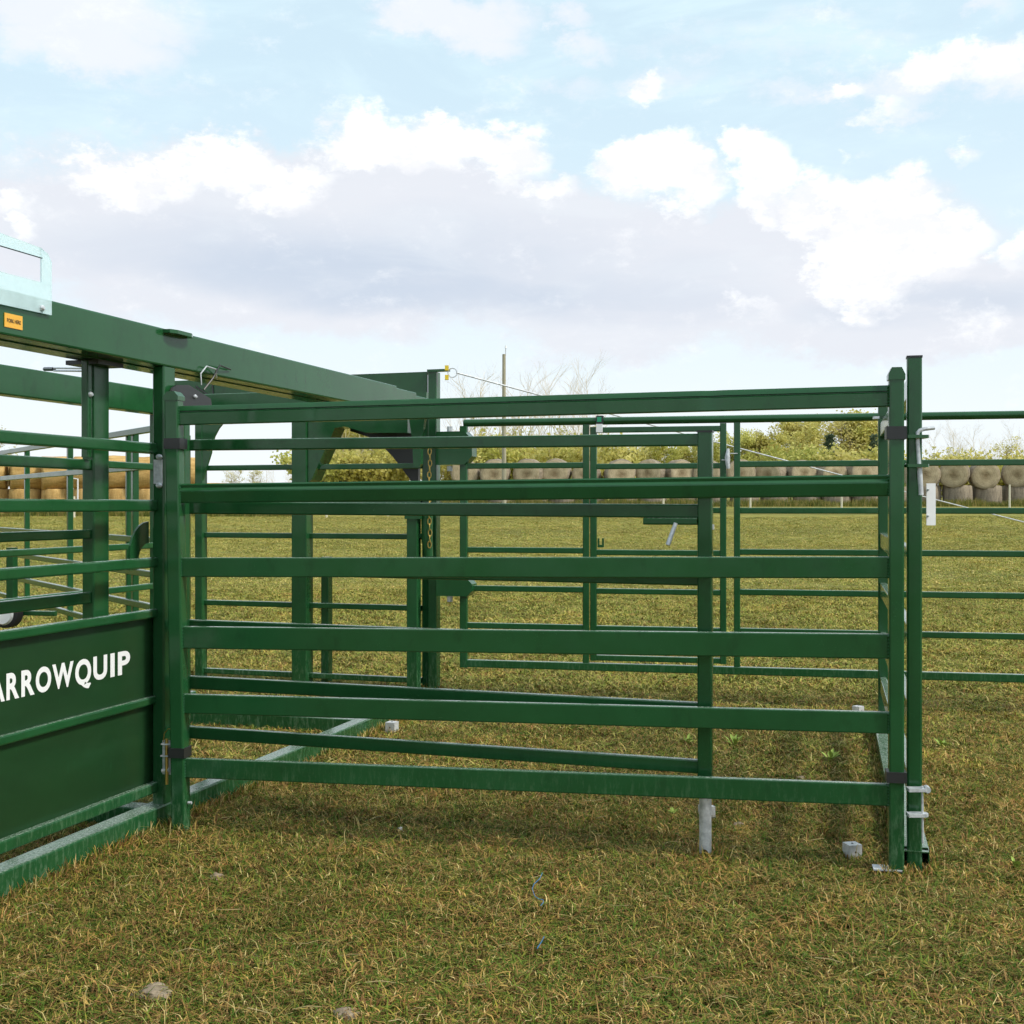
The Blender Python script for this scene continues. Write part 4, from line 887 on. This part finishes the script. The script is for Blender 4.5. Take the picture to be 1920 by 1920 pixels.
for u in (1385, 1410, 1432, 1455): spec.append((['yellow', 'yellow', 'olive'][u % 3], u, rt_.uniform(808, 822), rt_.uniform(86, 92)))
for u, v, k in ((1482, 792, 'tan'), (1503, 786, 'yellow'), (1530, 800, 'tan'), (1556, 788, 'tan'), (1578, 776, 'tan'), (1600, 772, 'tan'), (1622, 778, 'yellow'), (1645, 792, 'tan'), (1664, 800, 'sparse'), (1515, 812, 'yellow'), (1595, 806, 'olive')): spec.append((k, u, v, rt_.uniform(90, 97)))
for u in (1556, 1638): spec.append(('conifer', u, 812, 86))
for u in range(1470, 1680, 38): spec.append((['bush', 'greenbush'][rt_.randrange(2)], u, rt_.uniform(836, 850), 85))
for u in (1751, 1787, 1798, 1824, 1838, 1855, 1875, 1896, 1912, 1930): spec.append(('bare', u, rt_.uniform(788, 822), rt_.uniform(94, 110)))
for u, v in ((1745, 848), (1786, 842), (1828, 852), (1890, 842), (1926, 848)): spec.append(('bush', u, v+4, 88))
for u, v in ((1800, 846), (1888, 828)): spec.append(('sparse', u, v, 90))
for u in (434, 448, 474, 482): spec.append(('sparse' if u != 448 else 'tan', u, 880, 190))
for u in (425, 500, 512, 540, 549): spec.append(('bare', u, 876, 190))
for u in list(range(1990, 2500, 60))+list(range(-500, 0, 70)): spec.append((['yellow', 'tan', 'bare'][rt_.randrange(3)], u, rt_.uniform(800, 840), 100))
spec.sort(key=lambda t: (t[0], t[1])); cnt = {}
tot = {}
for k, *_ in spec: tot[k] = tot.get(k, 0)+1
BIG = ORD+['twenty-ninth', 'thirtieth', 'thirty-first', 'thirty-second', 'thirty-third', 'thirty-fourth', 'thirty-fifth', 'thirty-sixth', 'thirty-seventh', 'thirty-eighth', 'thirty-ninth', 'fortieth']
for (k, u, v, Y) in spec:
    tm, lm, H = KINDS[k][rt_.randrange(len(KINDS[k]))]; x = (u-960)/F*Y; g = terrain(x, Y)-.05; z = EYE-(v-HZ)/F*Y; s = (z-g)/H
    nm, wd_, cat, grp = WORDS[k]; i = cnt.get(k, 0); cnt[k] = i+1
    lab = '%s beyond the bales, %s of its kind from the left' % (wd_, BIG[i]) if tot[k] > 1 else '%s standing among the trees beyond the bales' % wd_
    e = empty(nm, (x, Y, g), rt_.random()*6.283); tag(e, lab, cat, grp)
    w = s*rt_.uniform(.9, 1.15); e.scale = (w, w, s)
    a = bpy.data.objects.new('trunk', tm); col.objects.link(a); a.parent = e
    if lm: b = bpy.data.objects.new('crown', lm); col.objects.link(b); b.parent = e
# grass growing up against the bales
def verge():
    rs = random.Random(3); v = []; f = []; c = []
    for _ in range(16000):
        if rs.random() < .72: u = rs.uniform(830, 2000); Y = rs.uniform(75.6, 77.2); hm = .55
        else: u = rs.uniform(-80, 580); Y = rs.uniform(57.6, 59.0); hm = .35
        x = (u-960)/F*Y; z = terrain(x, Y); h = rs.uniform(.15, hm)*(.6+.8*max(0, .5+noise.noise(Vector((x*.5, 0, 0))))); w = rs.uniform(.015, .035); d = rs.uniform(-.12, .12); o = len(v)
        v += [(x-w, Y, z), (x+w, Y, z), (x+d+w*.3, Y+rs.uniform(-.1, .1), z+h)]; f.append((o, o+1, o+2)); cc = rs.choice([(.10, .12, .025), (.16, .15, .04), (.22, .19, .07), (.07, .09, .02)]); c += [cc]*3
    me = bpy.data.meshes.new('tall_grass'); me.from_pydata(v, [], f); me.materials.append(GRASS); at_ = me.attributes.new('col', 'FLOAT_COLOR', 'POINT')
    at_.data.foreach_set('color', np.array([(*k, 1) for k in c], dtype=np.float32).ravel()); o = bpy.data.objects.new('tall_grass', me); col.objects.link(o); tag(o, 'taller unmown grass along the foot of the bale rows', kind='stuff')
verge()
